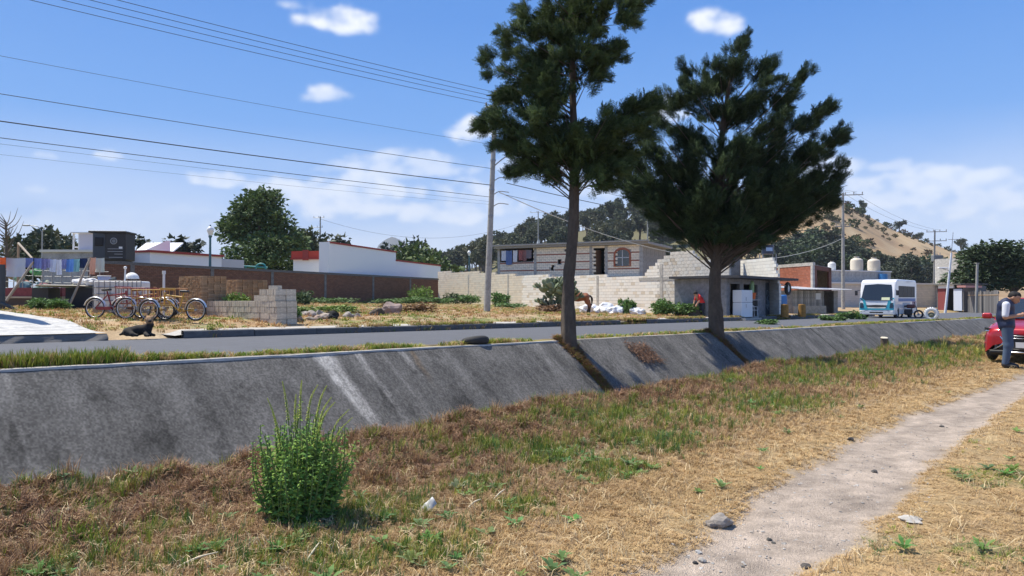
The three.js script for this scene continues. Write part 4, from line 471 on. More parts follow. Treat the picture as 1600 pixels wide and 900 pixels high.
{ // right of the broad cypress: kiosk, gables, brick house, shed, far walls
  const gm = tones([.82, .79, .70], 5, .14, 40), r = rngOf(41);
  { // pale gable wall behind the kiosk and its dark upper neighbour
    const A = pt(1157, 52), B = pt(1219, 47), L = Math.hypot(B[0] - A[0], B[1] - A[1]), g = thing('gable_wall', 'bright cream block gable above the kiosk roof', 'wall', [A[0], 0, A[1]]); const topF = (u) => u > .86 ? lerp(4.25, 2.2, (u - .86) / .14) : 4.25;
    layPieces(courses(A, B, .4, topF, .4, .2, .15, r, 5, null, .014), g, 'block', 0, gm, 'blocks'); mesh('mortar', box(L * .86, 3.5, .1, L * .43 * (B[0] - A[0]) / L, 2.25, L * .43 * (B[1] - A[1]) / L, -Math.atan2(B[1] - A[1], B[0] - A[0])), M([.5, .47, .42], 1), g);
    const C0 = pt(1134, 51), D0 = pt(1156, 51.5), h = thing('grey_wall', 'dark grey wall piece between the cypress trunk and the cream gable', 'wall', [0, 0, 0]); wallBox('wall', C0, D0, .4, 4.5, .15, M([.24, .24, .25], .95, { map: grit }), h); wallBox('coping', C0, D0, 4.5, 4.56, .2, MAT.concreteDark, h); }
  { // kiosk
    const A = pt(1137, 43), B = pt(1217, 49.5), [g, L] = frameGroup('kiosk', 'low roadside kiosk with a dark flat roof, open counter and graffiti', 'kiosk', A, B); const q = (px) => alongPx(A, B, px) * L, y0 = .42, y1 = 2.75, m = M([.30, .30, .31], .95, { map: grit });
    const seg = (a, b, h0, h1) => mesh('wall', box(q(b) - q(a), h1 - h0, .15, (q(a) + q(b)) / 2, (h0 + h1) / 2, 0), m, g); seg(1133, 1138.5, y0, y1); seg(1154, 1160, y0, y1); seg(1182, 1194, y0, y1); seg(1209, 1216, y0, y1); seg(1138.5, 1154, 2.45, y1); seg(1160, 1182, 2.45, y1); seg(1194, 1209, 2.6, y1);
    mesh('wall', box(.15, y1 - y0, 3.2, L, (y0 + y1) / 2, -1.65), m, g); mesh('wall', box(L, y1 - y0, .15, L / 2, (y0 + y1) / 2, -3.2), m, g); mesh('wall', box(.15, y1 - y0, 3.2, -.2, (y0 + y1) / 2, -1.65), m, g);
    mesh('roof_slab', box(L + 1.6, .14, 4.4, L / 2 + .1, y1 + .09, -1.2), M([.10, .10, .105], .95, { map: grit }), g);
    mesh('counter', box(q(1182) - q(1160), .08, .5, (q(1160) + q(1182)) / 2, 1.5, 0), M([.35, .33, .3], .8), g); mesh('counter_panel', box(q(1182) - q(1160), 1.0, .06, (q(1160) + q(1182)) / 2, .95, -.05), MAT.black, g); for (const y of [1.62, 1.75]) mesh('rail', box(q(1182) - q(1160), .03, .04, (q(1160) + q(1182)) / 2, y, .05), MAT.steel, g);
    const door = mesh('shutter_door', box(q(1209) - q(1194), 2.15, .05, (q(1194) + q(1209)) / 2, 1.52, -.02), M([.06, .085, .11], .7), g); const gr = []; for (let i = 0; i < 6; i++) { const P = []; let x = q(1195) + .1, y = 1.0 + .3 * (i % 4); for (let k = 0; k < 7; k++) { x += (q(1208) - q(1195)) / 8; P.push(V(x + .15 * Math.sin(k * 2.3 + i), y + .22 * Math.sin(k * 1.9 + i * 2), .018)); } gr.push(tube(P, .014, 4, 30)); } mesh('graffiti', gr, M([.32, .42, .5], .8), door);
    mesh('step', box(L + 1, .12, 1.2, L / 2, .40, .65), MAT.pave, g);
    g.updateMatrixWorld(true); const wp = (x, y, z) => V(x, y, z).applyMatrix4(g.matrixWorld), ry = g.rotation.y;
    const f = thing('refrigerator', 'old white two-door refrigerator standing outside the kiosk', 'fridge', wp((q(1139) + q(1156)) / 2, .46, .5), ry); const fw = (q(1156.5) - q(1139)); mesh('lower_door', rbox(fw, .85, .55, .03, 0, .46, 0), MAT.white, f); mesh('upper_door', rbox(fw, .72, .55, .03, 0, 1.26, 0), MAT.white, f); for (const [x, y] of [[-.2, .7], [-.2, 1.1]]) mesh('handle', rbox(.03, .22, .04, .01, x, y, .29), M([.5, .5, .5], .4), f); mesh('base', box(fw * .9, .05, .5, 0, .02, 0), MAT.dark, f);
    const ch = thing('plastic_chair', 'white plastic chair beside the refrigerator', 'chair', wp(q(1165), .46, .45), ry + .9); mesh('seat', rbox(.42, .03, .42, .01, 0, .42, 0), MAT.white, ch); mesh('backrest', rbox(.42, .42, .03, .01, 0, .66, -.2, 0, -.15), MAT.white, ch); for (const [x, z] of [[-.19, -.19], [.19, -.19], [-.19, .19], [.19, .19]]) mesh('leg', rod(V(x, .42, z), V(x * 1.12, 0, z * 1.12), .018), MAT.white, ch); for (const x of [-.21, .21]) mesh('armrest', tube([V(x, .75, -.2), V(x, .64, 0), V(x, .62, .18), V(x, .42, .2)], .016), MAT.white, ch);
    const co = thing('shop_decoration', 'green and orange carrot-shaped shop decoration above the kiosk counter', 'decoration', wp(q(1172), 1.5, .1), ry); mesh('green_top', put(new THREE.CapsuleGeometry(.15, .55, 4, 10), 0, .75, 0), M([.30, .48, .25], .7), co); mesh('orange_pot', put(new THREE.CylinderGeometry(.28, .2, .4, 12), 0, .24, 0), M([.75, .16, .04], .7), co);
    const ty = thing('old_tyre', 'black tyre with a white sidewall hung at the end of the kiosk roof', 'tyre', wp(q(1224), 2.25, .3), ry); mesh('tyre', new THREE.TorusGeometry(.34, .12, 10, 22), MAT.rubber, ty); mesh('rim', put(new THREE.CylinderGeometry(.24, .24, .1, 18), 0, 0, 0, 0, Math.PI / 2), M([.6, .6, .6], .6), ty); mesh('bracket', rod(V(-1.2, .3, 0), V(0, .1, 0), .03), MAT.steel, ty); }
  { // red brick house
    const A = pt(1205, 66), B = pt(1271, 60), C0 = pt(1298, 66), L = Math.hypot(B[0] - A[0], B[1] - A[1]), g = thing('brick_house', 'unfinished red brick house with concrete frame, right of the kiosk', 'house', [A[0], 0, A[1]]), y0 = 1, y1 = yAt(416, 62);
    const bm = tones([.40, .135, .075], 5, .3, 50), pc = M([.62, .58, .52], .95, { map: grit }); layPieces(courses(A, B, y0, () => y1, .26, .11, .15, r, 5, null, .018), g, 'brick', 0, bm, 'bricks'); const ux = (B[0] - A[0]) / L, uz = (B[1] - A[1]) / L, ry = -Math.atan2(uz, ux);
    mesh('mortar', box(L, y1 - y0, .11, L / 2 * ux, (y0 + y1) / 2, L / 2 * uz, ry), M([.34, .25, .2], 1), g); mesh('tie_beam', box(L + .2, .26, .22, L / 2 * ux, y1 + .1, L / 2 * uz, ry), pc, g); for (const k of [.01, .22, .985]) mesh('column', box(.26, y1 - y0, .2, k * L * ux, (y0 + y1) / 2, k * L * uz, ry), pc, g);
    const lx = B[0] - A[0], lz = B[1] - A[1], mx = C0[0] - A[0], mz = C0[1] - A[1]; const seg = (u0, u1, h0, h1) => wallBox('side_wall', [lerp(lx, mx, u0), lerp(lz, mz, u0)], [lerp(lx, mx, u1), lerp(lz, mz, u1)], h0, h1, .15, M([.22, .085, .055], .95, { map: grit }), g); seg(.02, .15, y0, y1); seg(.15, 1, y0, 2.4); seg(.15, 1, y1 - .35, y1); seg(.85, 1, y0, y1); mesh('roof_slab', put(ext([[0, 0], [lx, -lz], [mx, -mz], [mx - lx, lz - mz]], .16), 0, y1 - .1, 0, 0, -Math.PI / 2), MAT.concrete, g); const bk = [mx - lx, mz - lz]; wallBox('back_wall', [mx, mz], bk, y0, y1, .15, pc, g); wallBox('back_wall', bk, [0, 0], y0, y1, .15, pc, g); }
  { // grey shed with tin roof
    const A = pt(1238, 56), B = pt(1308, 60), [g, L] = frameGroup('tin_roof_shed', 'grey wooden shed with a corrugated tin roof left of the concrete pole', 'shed', A, B), q = (px) => alongPx(A, B, px) * L, m = M([.36, .34, .31], .95, { map: grit }), y0 = .35, y1 = 2.2;
    for (let x = q(1238); x < q(1288) - .2; x += .3) mesh('plank', box(.27, y1 - y0, .05, x + .14, (y0 + y1) / 2, .01 * Math.sin(x * 9)), M([.36 + .1 * Math.sin(x * 7), .34 + .09 * Math.sin(x * 7), .30 + .08 * Math.sin(x * 7)], .95, { map: grit }), g); mesh('base_wall', box(q(1288) - q(1238), .7, .12, (q(1288) + q(1238)) / 2, .65, .1), M([.55, .48, .38], .95, { map: grit }), g); mesh('wall', box(.6, y1 - y0, .12, L - .3, (y0 + y1) / 2, 0), m, g); mesh('wall', box(L, y1 - y0, .1, L / 2, (y0 + y1) / 2, -3), m, g); mesh('wall', box(.1, y1 - y0, 3, 0, (y0 + y1) / 2, -1.5), m, g); mesh('wall', box(.1, y1 - y0, 3, L, (y0 + y1) / 2, -1.5), m, g); mesh('window_panel', box(.7, .5, .05, q(1277), 1.75, .06), M([.6, .6, .58], .8), g);
    mesh('tin_roof', grid(range(-.6, L + .7, .06), [-3.3, .9], (x, z) => [x, y1 + .15 - .07 * z + .03 * Math.sin(x * 30), z]), M([.55, .56, .58], .45, { metalness: .4 }), g);
    const bl = thing('blue_barrel', 'blue barrel standing in the shade at the left end of the tin shed', 'barrel', farAt(1222, 55)); mesh('drum', put(new THREE.LatheGeometry([[0, 0], [.3, 0], [.34, .1], [.36, .45], [.34, .8], [.3, .9], [0, .9]].map(([x, y]) => new THREE.Vector2(x, y)), 16)), M([.03, .15, .42], .5), bl); mesh('stand', box(.7, .55, .7, 0, -.28, 0), MAT.dark, bl); bl.position.y += .5; }
  for (const [px, D, l] of [[1226, 45, 'ochre painted post stump, left one by the kiosk'], [1253, 46.5, 'ochre painted post stump, right one before the tin shed']]) { const p = farAt(px, D), t = thing('painted_post', l, 'post', p); mesh('post', put(new THREE.CylinderGeometry(.22, .24, .75, 12), 0, .36, 0), M([.42, .22, .05], .85, { map: grit }), t); mesh('cap', put(new THREE.CylinderGeometry(.2, .22, .05, 12), 0, .76, 0), M([.36, .19, .05], .9), t); }
  { // long grey walled building behind the bus, with water tanks
    const A = pt(1297, 84), B = pt(1462, 92), [g, L] = frameGroup('long_grey_house', 'long low grey block building behind the bus', 'house', A, B), q = (px) => alongPx(A, B, px) * L; const m = tones([.62, .59, .54], 5, .14, 61); const inv = []; for (let y = .3, k = 0; y < 3.2; y += .215, k++) for (let x = -(k % 2) * .2; x < L; x += .415) inv.push(paint(box(.4, .2, .14, x + .2, y + .1, 0), (() => { const c = m[Math.floor(r() * 5)].color; return [c.r, c.g, c.b]; })())); mesh('blocks', inv, MAT.vc, g, { kind: 'stuff' }); mesh('mortar', box(L, 3, .1, L / 2, 1.75, 0), M([.38, .36, .33], 1), g); mesh('roof_slab', box(L + .4, .18, 9, L / 2, 3.36, -4.2), M([.66, .66, .66], .8), g); mesh('wall', box(L, 3, .14, L / 2, 1.75, -8.5), m[0], g); mesh('wall', box(.14, 3, 8.4, .07, 1.75, -4.2), m[1], g); mesh('wall', box(.14, 3, 8.4, L - .07, 1.75, -4.2), m[1], g);
    const up = mesh('upper_wall', box(q(1400) - q(1298), 1.3, 5, (q(1298) + q(1400)) / 2, 4.1, -3.2), M([.52, .51, .49], .95, { map: grit }), g); mesh('upper_coping', box(q(1400) - q(1298) + .2, .12, 5.2, (q(1298) + q(1400)) / 2, 4.81, -3.2), MAT.white, up);
    const prof = [[0, 0], [.55, 0], [.55, .08], [.5, .12], [.55, .16], [.55, .9], [.48, 1.05], [.3, 1.15], [.2, 1.2], [.2, 1.26], [0, 1.28]].map(([x, y]) => new THREE.Vector2(x, y)); g.updateMatrixWorld(true);
    for (const [px, s, l, blue] of [[1357, 1.3, 'tall beige water tank on the roof behind the bus, left of the pair', 0], [1384, 1.3, 'beige water tank over a blue drum on the roof behind the bus', 1], [1318, .8, 'small white water tank beside the concrete pole', 0]]) { const t = thing('water_tank', l, 'water tank', V(q(px), blue ? 4.85 : 4.87, -1.6).applyMatrix4(g.matrixWorld)); mesh('tank', new THREE.LatheGeometry(prof.map((v) => v.clone().multiplyScalar(s)), 18), M(blue || s > 1 ? [.62, .55, .44] : [.7, .69, .66], .6), t); mesh('lid', put(new THREE.CylinderGeometry(.24 * s, .24 * s, .06, 14), 0, 1.3 * s, 0), M([.5, .45, .38], .6), t); if (blue) tag(mesh('blue_drum', put(new THREE.CylinderGeometry(.5, .5, 1, 16), 0, 0, 0), M([.04, .22, .52], .5)), 'blue drum at the foot of the right water tank', 'drum').position.copy(V(q(1384), 3.98, -.35).applyMatrix4(g.matrixWorld)); } }
  { // stand with dark tank on the cream gable
    const p = farAt(1200, 62); p.y = 0; const t = thing('roof_tank', 'blue-black water tank on a steel stand behind the cream gable', 'water tank', p); const yb = yAt(407, 62), yc = yAt(397, 62), yd = yAt(383, 62); for (const [x, z] of [[-.55, .4], [.55, .4], [-.55, -.4], [.55, -.4]]) mesh('stand_leg', rod(V(x, .8, z), V(x, yc, z), .05), MAT.steel, t); mesh('tank', put(new THREE.CylinderGeometry(.5, .5, yd - yc, 16), 0, (yd + yc) / 2, 0), M([.02, .03, .06], .4), t); mesh('tank_label', put(new THREE.CylinderGeometry(.505, .505, .3, 16, 1, true, -.6, 1.1), 0, (yd + yc) / 2, 0), M([.3, .42, .6], .5), t); }
  { // yard at the far right: two-step walls, little shop, planks
    const A = pt(1462, 92), B = pt(1552, 84), [g, L] = frameGroup('yard_wall', 'pale two-step yard wall with white end post, behind the leaning white post', 'wall', A, B), q = (px) => alongPx(A, B, px) * L, m = M([.76, .69, .58], .95, { map: grit }); mesh('wall', box(q(1512) - q(1462), 6.1, .2, (q(1462) + q(1512)) / 2, 3.4, 0), M([.60, .57, .52], .95, { map: grit }), g); mesh('wall', box(q(1541) - q(1512), 5.2, .2, (q(1512) + q(1541)) / 2, 2.9, .02), m, g); mesh('end_post', box(q(1552) - q(1541), 4.3, .5, (q(1541) + q(1552)) / 2, 2.4, .04), M([.68, .66, .62], .9, { map: grit }), g); mesh('band', box(q(1541) - q(1512), .15, .3, (q(1512) + q(1541)) / 2, 4.0, .1), m, g);
    const S = pt(1464, 78), T = pt(1505, 74), [h, Ls] = frameGroup('roadside_shop', 'small roadside shop with a white fascia and red front', 'shop', S, T), k = (px) => alongPx(S, T, px) * Ls; mesh('wall', box(k(1478) - k(1466), 2.3, .1, (k(1466) + k(1478)) / 2, 1.5, 0), M([.22, .05, .05], .8), h); mesh('back_wall', box(Ls, 2.5, .1, Ls / 2, 1.6, -2.4), MAT.dark, h); mesh('side_wall', box(.1, 2.5, 2.4, .05, 1.6, -1.2), M([.15, .15, .15], .9), h); mesh('side_wall', box(.1, 2.5, 2.4, Ls, 1.6, -1.2), M([.15, .15, .15], .9), h); mesh('fascia', box(k(1492) - k(1468), .45, .12, (k(1468) + k(1492)) / 2, 2.85, .1), MAT.white, h); mesh('roof', box(Ls + .3, .1, 2.9, Ls / 2, 3.02, -1.1), MAT.concreteDark, h); mesh('white_door', box(k(1504) - k(1491), 2.2, .06, (k(1491) + k(1504)) / 2, 1.45, .05), M([.56, .62, .74], .6), h);
    const f = thing('plank_fence', 'dark plank fence along the road at the far right, left of the man', 'fence', [0, 0, 0]); const P = pt(1506, 75), Q = pt(1560, 66); for (let i = 0; i < 26; i++) { const u = (i + .5) / 26, c = .09 + .14 * r(); mesh('plank', box(.30, 2.0 + .3 * r(), .04, lerp(P[0], Q[0], u), 1.2, lerp(P[1], Q[1], u), -Math.atan2(Q[1] - P[1], Q[0] - P[0]) + (r() - .5) * .06), M([c, c * .95, c * .92], .95), f); } mesh('rail', box(9.5, .08, .05, (P[0] + Q[0]) / 2, 1.9, (P[1] + Q[1]) / 2 - .08, -Math.atan2(Q[1] - P[1], Q[0] - P[0])), MAT.wood, f);
    for (const [px, D, w, l] of [[1515, 73, 1.7, 'pink awning strip above the plank fence'],]) tag(mesh('awning', box(w * 2, .2, .8, (px - CX) / F * D, 2.75, -D, .6), M([.62, .30, .26], .8)), l, 'awning'); }
  { // tall party wall left of the frame: its shadow lies on the driveway
    const g = thing('party_wall', 'tall grey party wall beside the driveway, outside the left edge', 'wall', [0, 0, 0]); const P = [-15.35, -21.6], Q = [-19.6, -25.9]; wallBox('wall', P, Q, .6, 6.3, .2, MAT.concrete, g); wallBox('coping', P, Q, 6.3, 6.4, .26, MAT.pave, g); }
}
// ---------------------------------------------------------------- poles, lamps, wires
function wireBetween(label, a, b, sag, r, group) { const P = []; for (let i = 0; i <= 14; i++) { const u = i / 14, p = a.clone().lerp(b, u); p.y -= sag * 4 * u * (1 - u); P.push(p); } return tag(mesh('wire', new THREE.TubeGeometry(new THREE.CatmullRomCurve3(P), 36, r, 5), MAT.wire), label, 'wire', group); }
const d3 = V(DX, 0, DZ), n3 = V(DZ, 0, -DX), POLE0 = V(-1.37, 0, -40); POLE0.y = lotY(sOf(-1.37, -40), tOf(-1.37, -40));
function utilityPole(label, base, h, lean, arms, opt = {}) { const g = thing('utility_pole', label, 'pole', base); const top = V(lean, h, 0); mesh('pole', limb([V(0, -.2, 0), top.clone().multiplyScalar(.5), top], [opt.r ?? .19, (opt.r ?? .19) * .8, (opt.r ?? .19) * .55], 10), opt.mat ?? MAT.pole, g);
  for (const [y, w, dir, off] of arms) { const c = V(lean * y / h, y, 0), D = dir.clone().normalize(), a = c.clone().addScaledVector(D, -w / 2 + off), b = c.clone().addScaledVector(D, w / 2 + off); const arm = mesh('crossarm', rod(a, b, .05, .05, 4), MAT.steel, g); for (const u of opt.pins ?? [.03, .36, .66, .97]) { const p = a.clone().lerp(b, u); mesh('insulator', [rod(p, p.clone().add(V(0, .14, 0)), .02), put(new THREE.CylinderGeometry(.04, .065, .16, 8), p.x, p.y + .2, p.z)], M([.25, .24, .23], .4), arm); } }
  return g; }
const across = V(.75, 0, .66);
utilityPole('tall leaning concrete power pole left of the tall cypress', POLE0, 12, .5, [[11.2, 2.2, across, .35]], {});
const mainPole = scene.children[scene.children.length - 1];
{ const g = mainPole; const y = 8.35, x = .35; const arm = mesh('lamp_arm', tube([V(x, y - .5, 0), V(x + .5, y - .1, .1), V(x + 1.1, y + .25, .2)], .035), MAT.steel, g); mesh('lamp_head', rbox(.5, .14, .22, .06, x + 1.3, y + .22, .25, -.3, 0, -.1), M([.75, .76, .78], .4), arm); for (const yy of [7.0, 6.25, 5.6]) { mesh('bracket', tube([V(yy * .042, yy, 0), V(yy * .042 + .4, yy + .25, .05), V(yy * .042 + .95, yy + .2, .1)], .025), MAT.steel, g); } for (const yy of [5.2, 6.6, 8.2, 9.6]) mesh('band', put(new THREE.CylinderGeometry(.16, .165, .08, 10), yy * .042, yy, 0), MAT.steel, g); mesh('transformer_fuse', rod(V(.5, 9.9, 0), V(.62, 11.0, .1), .03), MAT.steel, g); }
const back = POLE0.clone().addScaledVector(d3, -46), fwd = POLE0.clone().addScaledVector(d3, 49.6); back.y = .8; fwd.y = .1;
utilityPole('concrete power pole outside the left edge that carries the wires on', back, 12, 0, [[11.2, 2.2, across, .35]]);
utilityPole('straight concrete pole with a wide cross-arm between the brick house and the bus', fwd, 12.2, .05, [[12.0, 2.6, V(1, 0, .25), .6], [8.8, 1.4, V(1, 0, .2), 0]], { r: .2 });
const q80 = POLE0.clone().addScaledVector(d3, 80); q80.y = .2;
utilityPole('pole with a square transformer and two cross-arms, above the white tyre', q80, 10.3, .25, [[10.1, 2.4, V(1, 0, .3), .2], [8.9, 2.2, V(1, 0, .3), .3]], { r: .16, mat: M([.24, .23, .22], .9) });
{ const g = scene.children[scene.children.length - 1]; const t = mesh('transformer', rbox(1.2, .8, .7, .06, .3, 6.6, .35), M([.16, .17, .18], .6), g); for (const x of [-.1, .3, .7]) mesh('bushing', rod(V(x, 7.0, .35), V(x, 7.35, .35), .05, .03), MAT.steel, t); }
{ const b = farAt(1479, 71); b.y = .25; const g = thing('steel_post', 'leaning white steel lamp post right of the transformer pole', 'post', b, 0); mesh('post', rod(V(-.15, -.1, 0), V(.5, 5.7, 0), .12, .09, 10), M([.62, .66, .72], .5), g); mesh('mast', rod(V(.5, 5.7, 0), V(.68, 7.7, 0), .035, .025, 6), MAT.steel, g); mesh('lamp_arm', rod(V(.33, 4.0, 0), V(-.5, 4.2, .1), .04, .03, 6), MAT.steel, g); mesh('lamp_head', rbox(.9, .14, .3, .05, -.4, 4.25, .1), MAT.white, g); mesh('crossarm', rod(V(.2, 7.0, 0), V(1.1, 7.0, .2), .025), MAT.steel, g); }
{ const b = farAt(1525, 70); b.y = .3; const g = thing('concrete_post', 'plain grey post in front of the yard wall, far right', 'post', b); mesh('post', rod(V(0, -.1, 0), V(.15, 4.6, 0), .13, .11, 8), MAT.pole, g); mesh('cap', box(.3, .06, .3, .15, 4.62, 0), MAT.pole, g); }
for (const [px, D, top, l, w] of [[500, 130, 338, 'distant power pole with a square cross-arm frame, right of the big pine', 2.2], [841, 160, 330, 'distant power pole before the hillside wood, above the laundry bay', 3], [1012, 150, 336, 'thin distant pole before the hillside wood between the cypresses', 0], [707, 100, 0, '', 0]]) { if (!l) continue; const b = farAt(px, D), h = topAt(px, top, D, b.y); utilityPole(l, b, h, 0, w ? [[h - .2, w, V(1, 0, .3), -.3], ...(px === 500 ? [[h - 1.9, w, V(1, 0, .3), -.6]] : [])] : [], { r: .2, pins: [.05, .5, .95] }); }
for (const [px, D, top, l] of [[65, 52, 352, 'slim grey street lamp with a drooping arm at the far left'], ]) { const b = farAt(px, D), h = topAt(px, top, D, b.y), g = thing('street_lamp', l, 'street lamp', b); mesh('pole', rod(V(0, 0, 0), V(0, h - .4, 0), .06, .045), MAT.pole, g); mesh('lamp_arm', tube([V(0, h - .5, 0), V(-.3, h - .1, 0), V(-1.0, h, 0)], .03), MAT.steel, g); mesh('lamp_head', rbox(.5, .1, .18, .04, -1.1, h, 0), MAT.steel, g); }
for (const [px, D, top, l] of [[328, 50, 349, 'teal lamp post with a white glass lantern left of the big pine'], [733, 90, 389, 'small lamp post with a white lantern behind the pale wall']]) { const b = farAt(px, D), h = topAt(px, top, D, b.y), g = thing('street_lamp', l, 'street lamp', b), teal = M([.05, .14, .16], .5); mesh('pole', [rod(V(0, 0, 0), V(0, h - .95, 0), .10, .07, 10), put(new THREE.CylinderGeometry(.14, .09, .14, 10), 0, h - .9, 0)], teal, g); const ln = mesh('lantern', new THREE.LatheGeometry([[.09, 0], [.2, .3], [.24, .45], [.1, .62], [0, .66]].map(([x, y]) => new THREE.Vector2(x, y)), 12), M([.8, .8, .78], .25), g); ln.position.y = h - .84; mesh('finial', put(new THREE.SphereGeometry(.06, 8, 6), 0, .7, 0), teal, ln); }
{ // wires along the road
  const pin = (p, h, lean, off) => p.clone().add(V(lean * h / 12, h, 0)).addScaledVector(across, off);
  const hv = [[-.72, 'leftmost'], [0.05, 'second'], [.72, 'third'], [1.38, 'rightmost']].slice(0, 4);
  hv.forEach(([o, w]) => { const a = pin(POLE0, 11.42, .5, o), b = pin(back, 11.42, 0, o), c = pin(fwd, 12.2, 0, o); wireBetween(`${w} of the four thin high-voltage wires crossing the top of the sky`, b, a, .35, .011); wireBetween(`${w} high-voltage wire running on from the pole behind the cypresses`, a, c, .7, .011); });
  for (const [h, r, l, sag, go] of [[9.05, .007, 'thin single wire meeting the pole below its top', .3, 0], [7.75, .012, 'dark wire meeting the pole above the thickest cable', .25, 1], [6.85, .02, 'thickest black cable across the sky', .25, 1], [6.2, .013, 'dark cable just below the thickest one', .15, 1], [5.95, .005, 'faint thin wire under the dark cables', .1, 0], [5.8, .004, 'lowest faint wire under the dark cables', .3, 0]]) { const a = pin(POLE0, h, .5, .0), b = pin(back, h, 0, 0), c = pin(fwd, h + (h < 7 ? 1.6 : 1), 0, 0); wireBetween(l, b, a, sag, r); if (go) wireBetween(l.replace('across the sky', 'of the span') + ', continuing behind the cypresses', a.add(V(.8, .1, .1)), c, .9, r); }
  wireBetween('pale thin cable sloping right across the hillside wood', at(780, 300, 40), at(1318, 372, 75), 2.9, .022).material = M([.5, .5, .47], .8);
  wireBetween('second thin cable low across the hillside', at(1317, 345, 75), at(1160, 385, 60), .5, .012);
  wireBetween('grey cable from the straight pole to the cypress', at(1317, 372, 75), at(1140, 392, 62), .6, .012);
  for (const [o, w] of [[-.5, 'upper'], [.5, 'lower']]) wireBetween(`${w} wire from the straight pole down to the transformer pole`, pin(fwd, 12.2, 0, o + .6), pin(q80, 10.3, .25, o), .6, .011);
  wireBetween('thin wire from the distant pole across to the right', at(841, 338, 160), at(500, 342, 130), 4, .02);
  wireBetween('thin wires passing behind the low white wall', at(620, 394, 95), at(776, 388, 90), .2, .015);
}
// ---------------------------------------------------------------- things on the lot
{ // stack of concrete blocks: every block in view is a part
  const r = rngOf(17), mats = tones([.74, .65, .52], 6, .24, 18), p0 = farAt(440, 24.6), g = thing('block_stack', 'stepped stack of grey-brown concrete blocks beside the tricycles', 'block stack', p0), list = [];
  const dir = V(-.8, 0, -.6), per = V(-.6, 0, .8), ry = -Math.atan2(dir.z, dir.x); const bw = .12, bh = .2, bd = .40; let y = p0.y - .02;
  for (let k = 0; k < 6; k++) { const n = k < 4 ? 36 : k === 4 ? 9 : 7, flat = k === 1 || k === 4 || k === 0; let u = .0; const st = k > 3 ? .05 : 0; for (let i = 0; i < n * 2; i++) { const w = (flat && (i % 5 < 2)) || (k === 4 && i < 3) ? .4 : .125; if (u + w > (k < 4 ? 4.5 : k === 4 ? 1.25 : 1.0)) break; for (const row of [0, 1]) { if (k > 3 && row && i > 5) continue; const q = p0.clone().addScaledVector(dir, u + w / 2 + st).addScaledVector(per, -row * .42 + (r() - .5) * .02); list.push({ x: q.x, y: y + bh / 2, z: q.z, ry: ry + (r() - .5) * .05, w: w - .008, h: bh - .012, d: bd * (1 + (r() - .5) * .05), m: Math.floor(r() * 6) }); } u += w + .006; } y += bh; }
  for (const [u, k] of [[.35, 6]]) { const q = p0.clone().addScaledVector(dir, u); list.push({ x: q.x, y: y + .06, z: q.z, ry: ry + .2, w: .4, h: .12, d: .2, m: 1 }); }
  layPieces(list, g, 'block', 300, mats, 'blocks'); }
{ // two piles of old bricks
  const mats = tones([.40, .25, .14], 6, .5, 22), r = rngOf(23);
  for (const [px, D, w, h, d, l, turn] of [[297, 27.2, 1.5, 1.42, 1.1, 'tall neat pile of old brown bricks behind the yellow tricycle', -.62], [362, 31.5, .9, 1.38, 1.5, 'second brown brick pile behind the block stack', -.62]]) { const p = farAt(px, D), g = thing('brick_pile', l, 'brick pile', p, turn); const L = []; for (let y = 0, k = 0; y < h; y += .066, k++) for (let x = -w / 2; x < w / 2 - .05; x += .125) for (let z = 0; z < d - .1; z += .25) { if (z > .2 && z < d - .4 && x > -w / 2 + .1 && x < w / 2 - .2 && y < h - .07) continue; const c = mats[Math.floor(r() * 6)].color; L.push(paint(box(.115 + .01 * r(), .06, .235, x + .06 + (r() - .5) * .02, y + .03, -z - .12 + (r() - .5) * .03, (r() - .5) * .1), [c.r, c.g, c.b])); } mesh('bricks', L, MAT.vcGrit, g, { kind: 'stuff' }); mesh('core', box(w - .14, h - .1, d - .14, 0, h / 2 - .04, -d / 2), M([.16, .1, .06], 1), g); } }
// rubble on the lot
{ const r = rngOf(24); for (const [px, D, s, l, c] of [[611, 33, .5, 'large pinkish boulder on the lot', [.36, .27, .24]], [518, 27.5, .28, 'black lump of rubble on the lot', [.03, .03, .03]], [508, 27.3, .22, 'pale stone left of the black lump', [.5, .42, .35]], [545, 28.5, .2, 'square grey stone right of the black lump', [.42, .38, .34]], [487, 28, .22, 'pale stone in the weeds near the block stack', [.52, .46, .4]], [497, 26.8, .16, 'small pink stone before the rubble heap', [.45, .33, .27]], [460, 26, .25, 'flat tan stone behind the block stack end', [.42, .33, .24]], [484, 26.4, .15, 'small tan stone beside the flat one', [.45, .38, .3]], [500, 29.5, .2, 'grey stone at the back of the rubble', [.4, .37, .33]], [560, 29, .13, 'little pale stone at the rubble edge', [.5, .45, .4]], [588, 31, .3, 'dark stone in the weeds before the boulder', [.12, .09, .07]], [476, 29, .18, 'pale stone between weeds, left of the rubble', [.5, .44, .38]]]) { const p = farAt(px, D), m = tag(mesh('stone', rock(s, px * .37, .75), M(c, .95, { map: grit })), l, 'stone'); m.position.copy(p).add(V(0, s * .25, 0)); m.rotation.y = r() * 6; } }
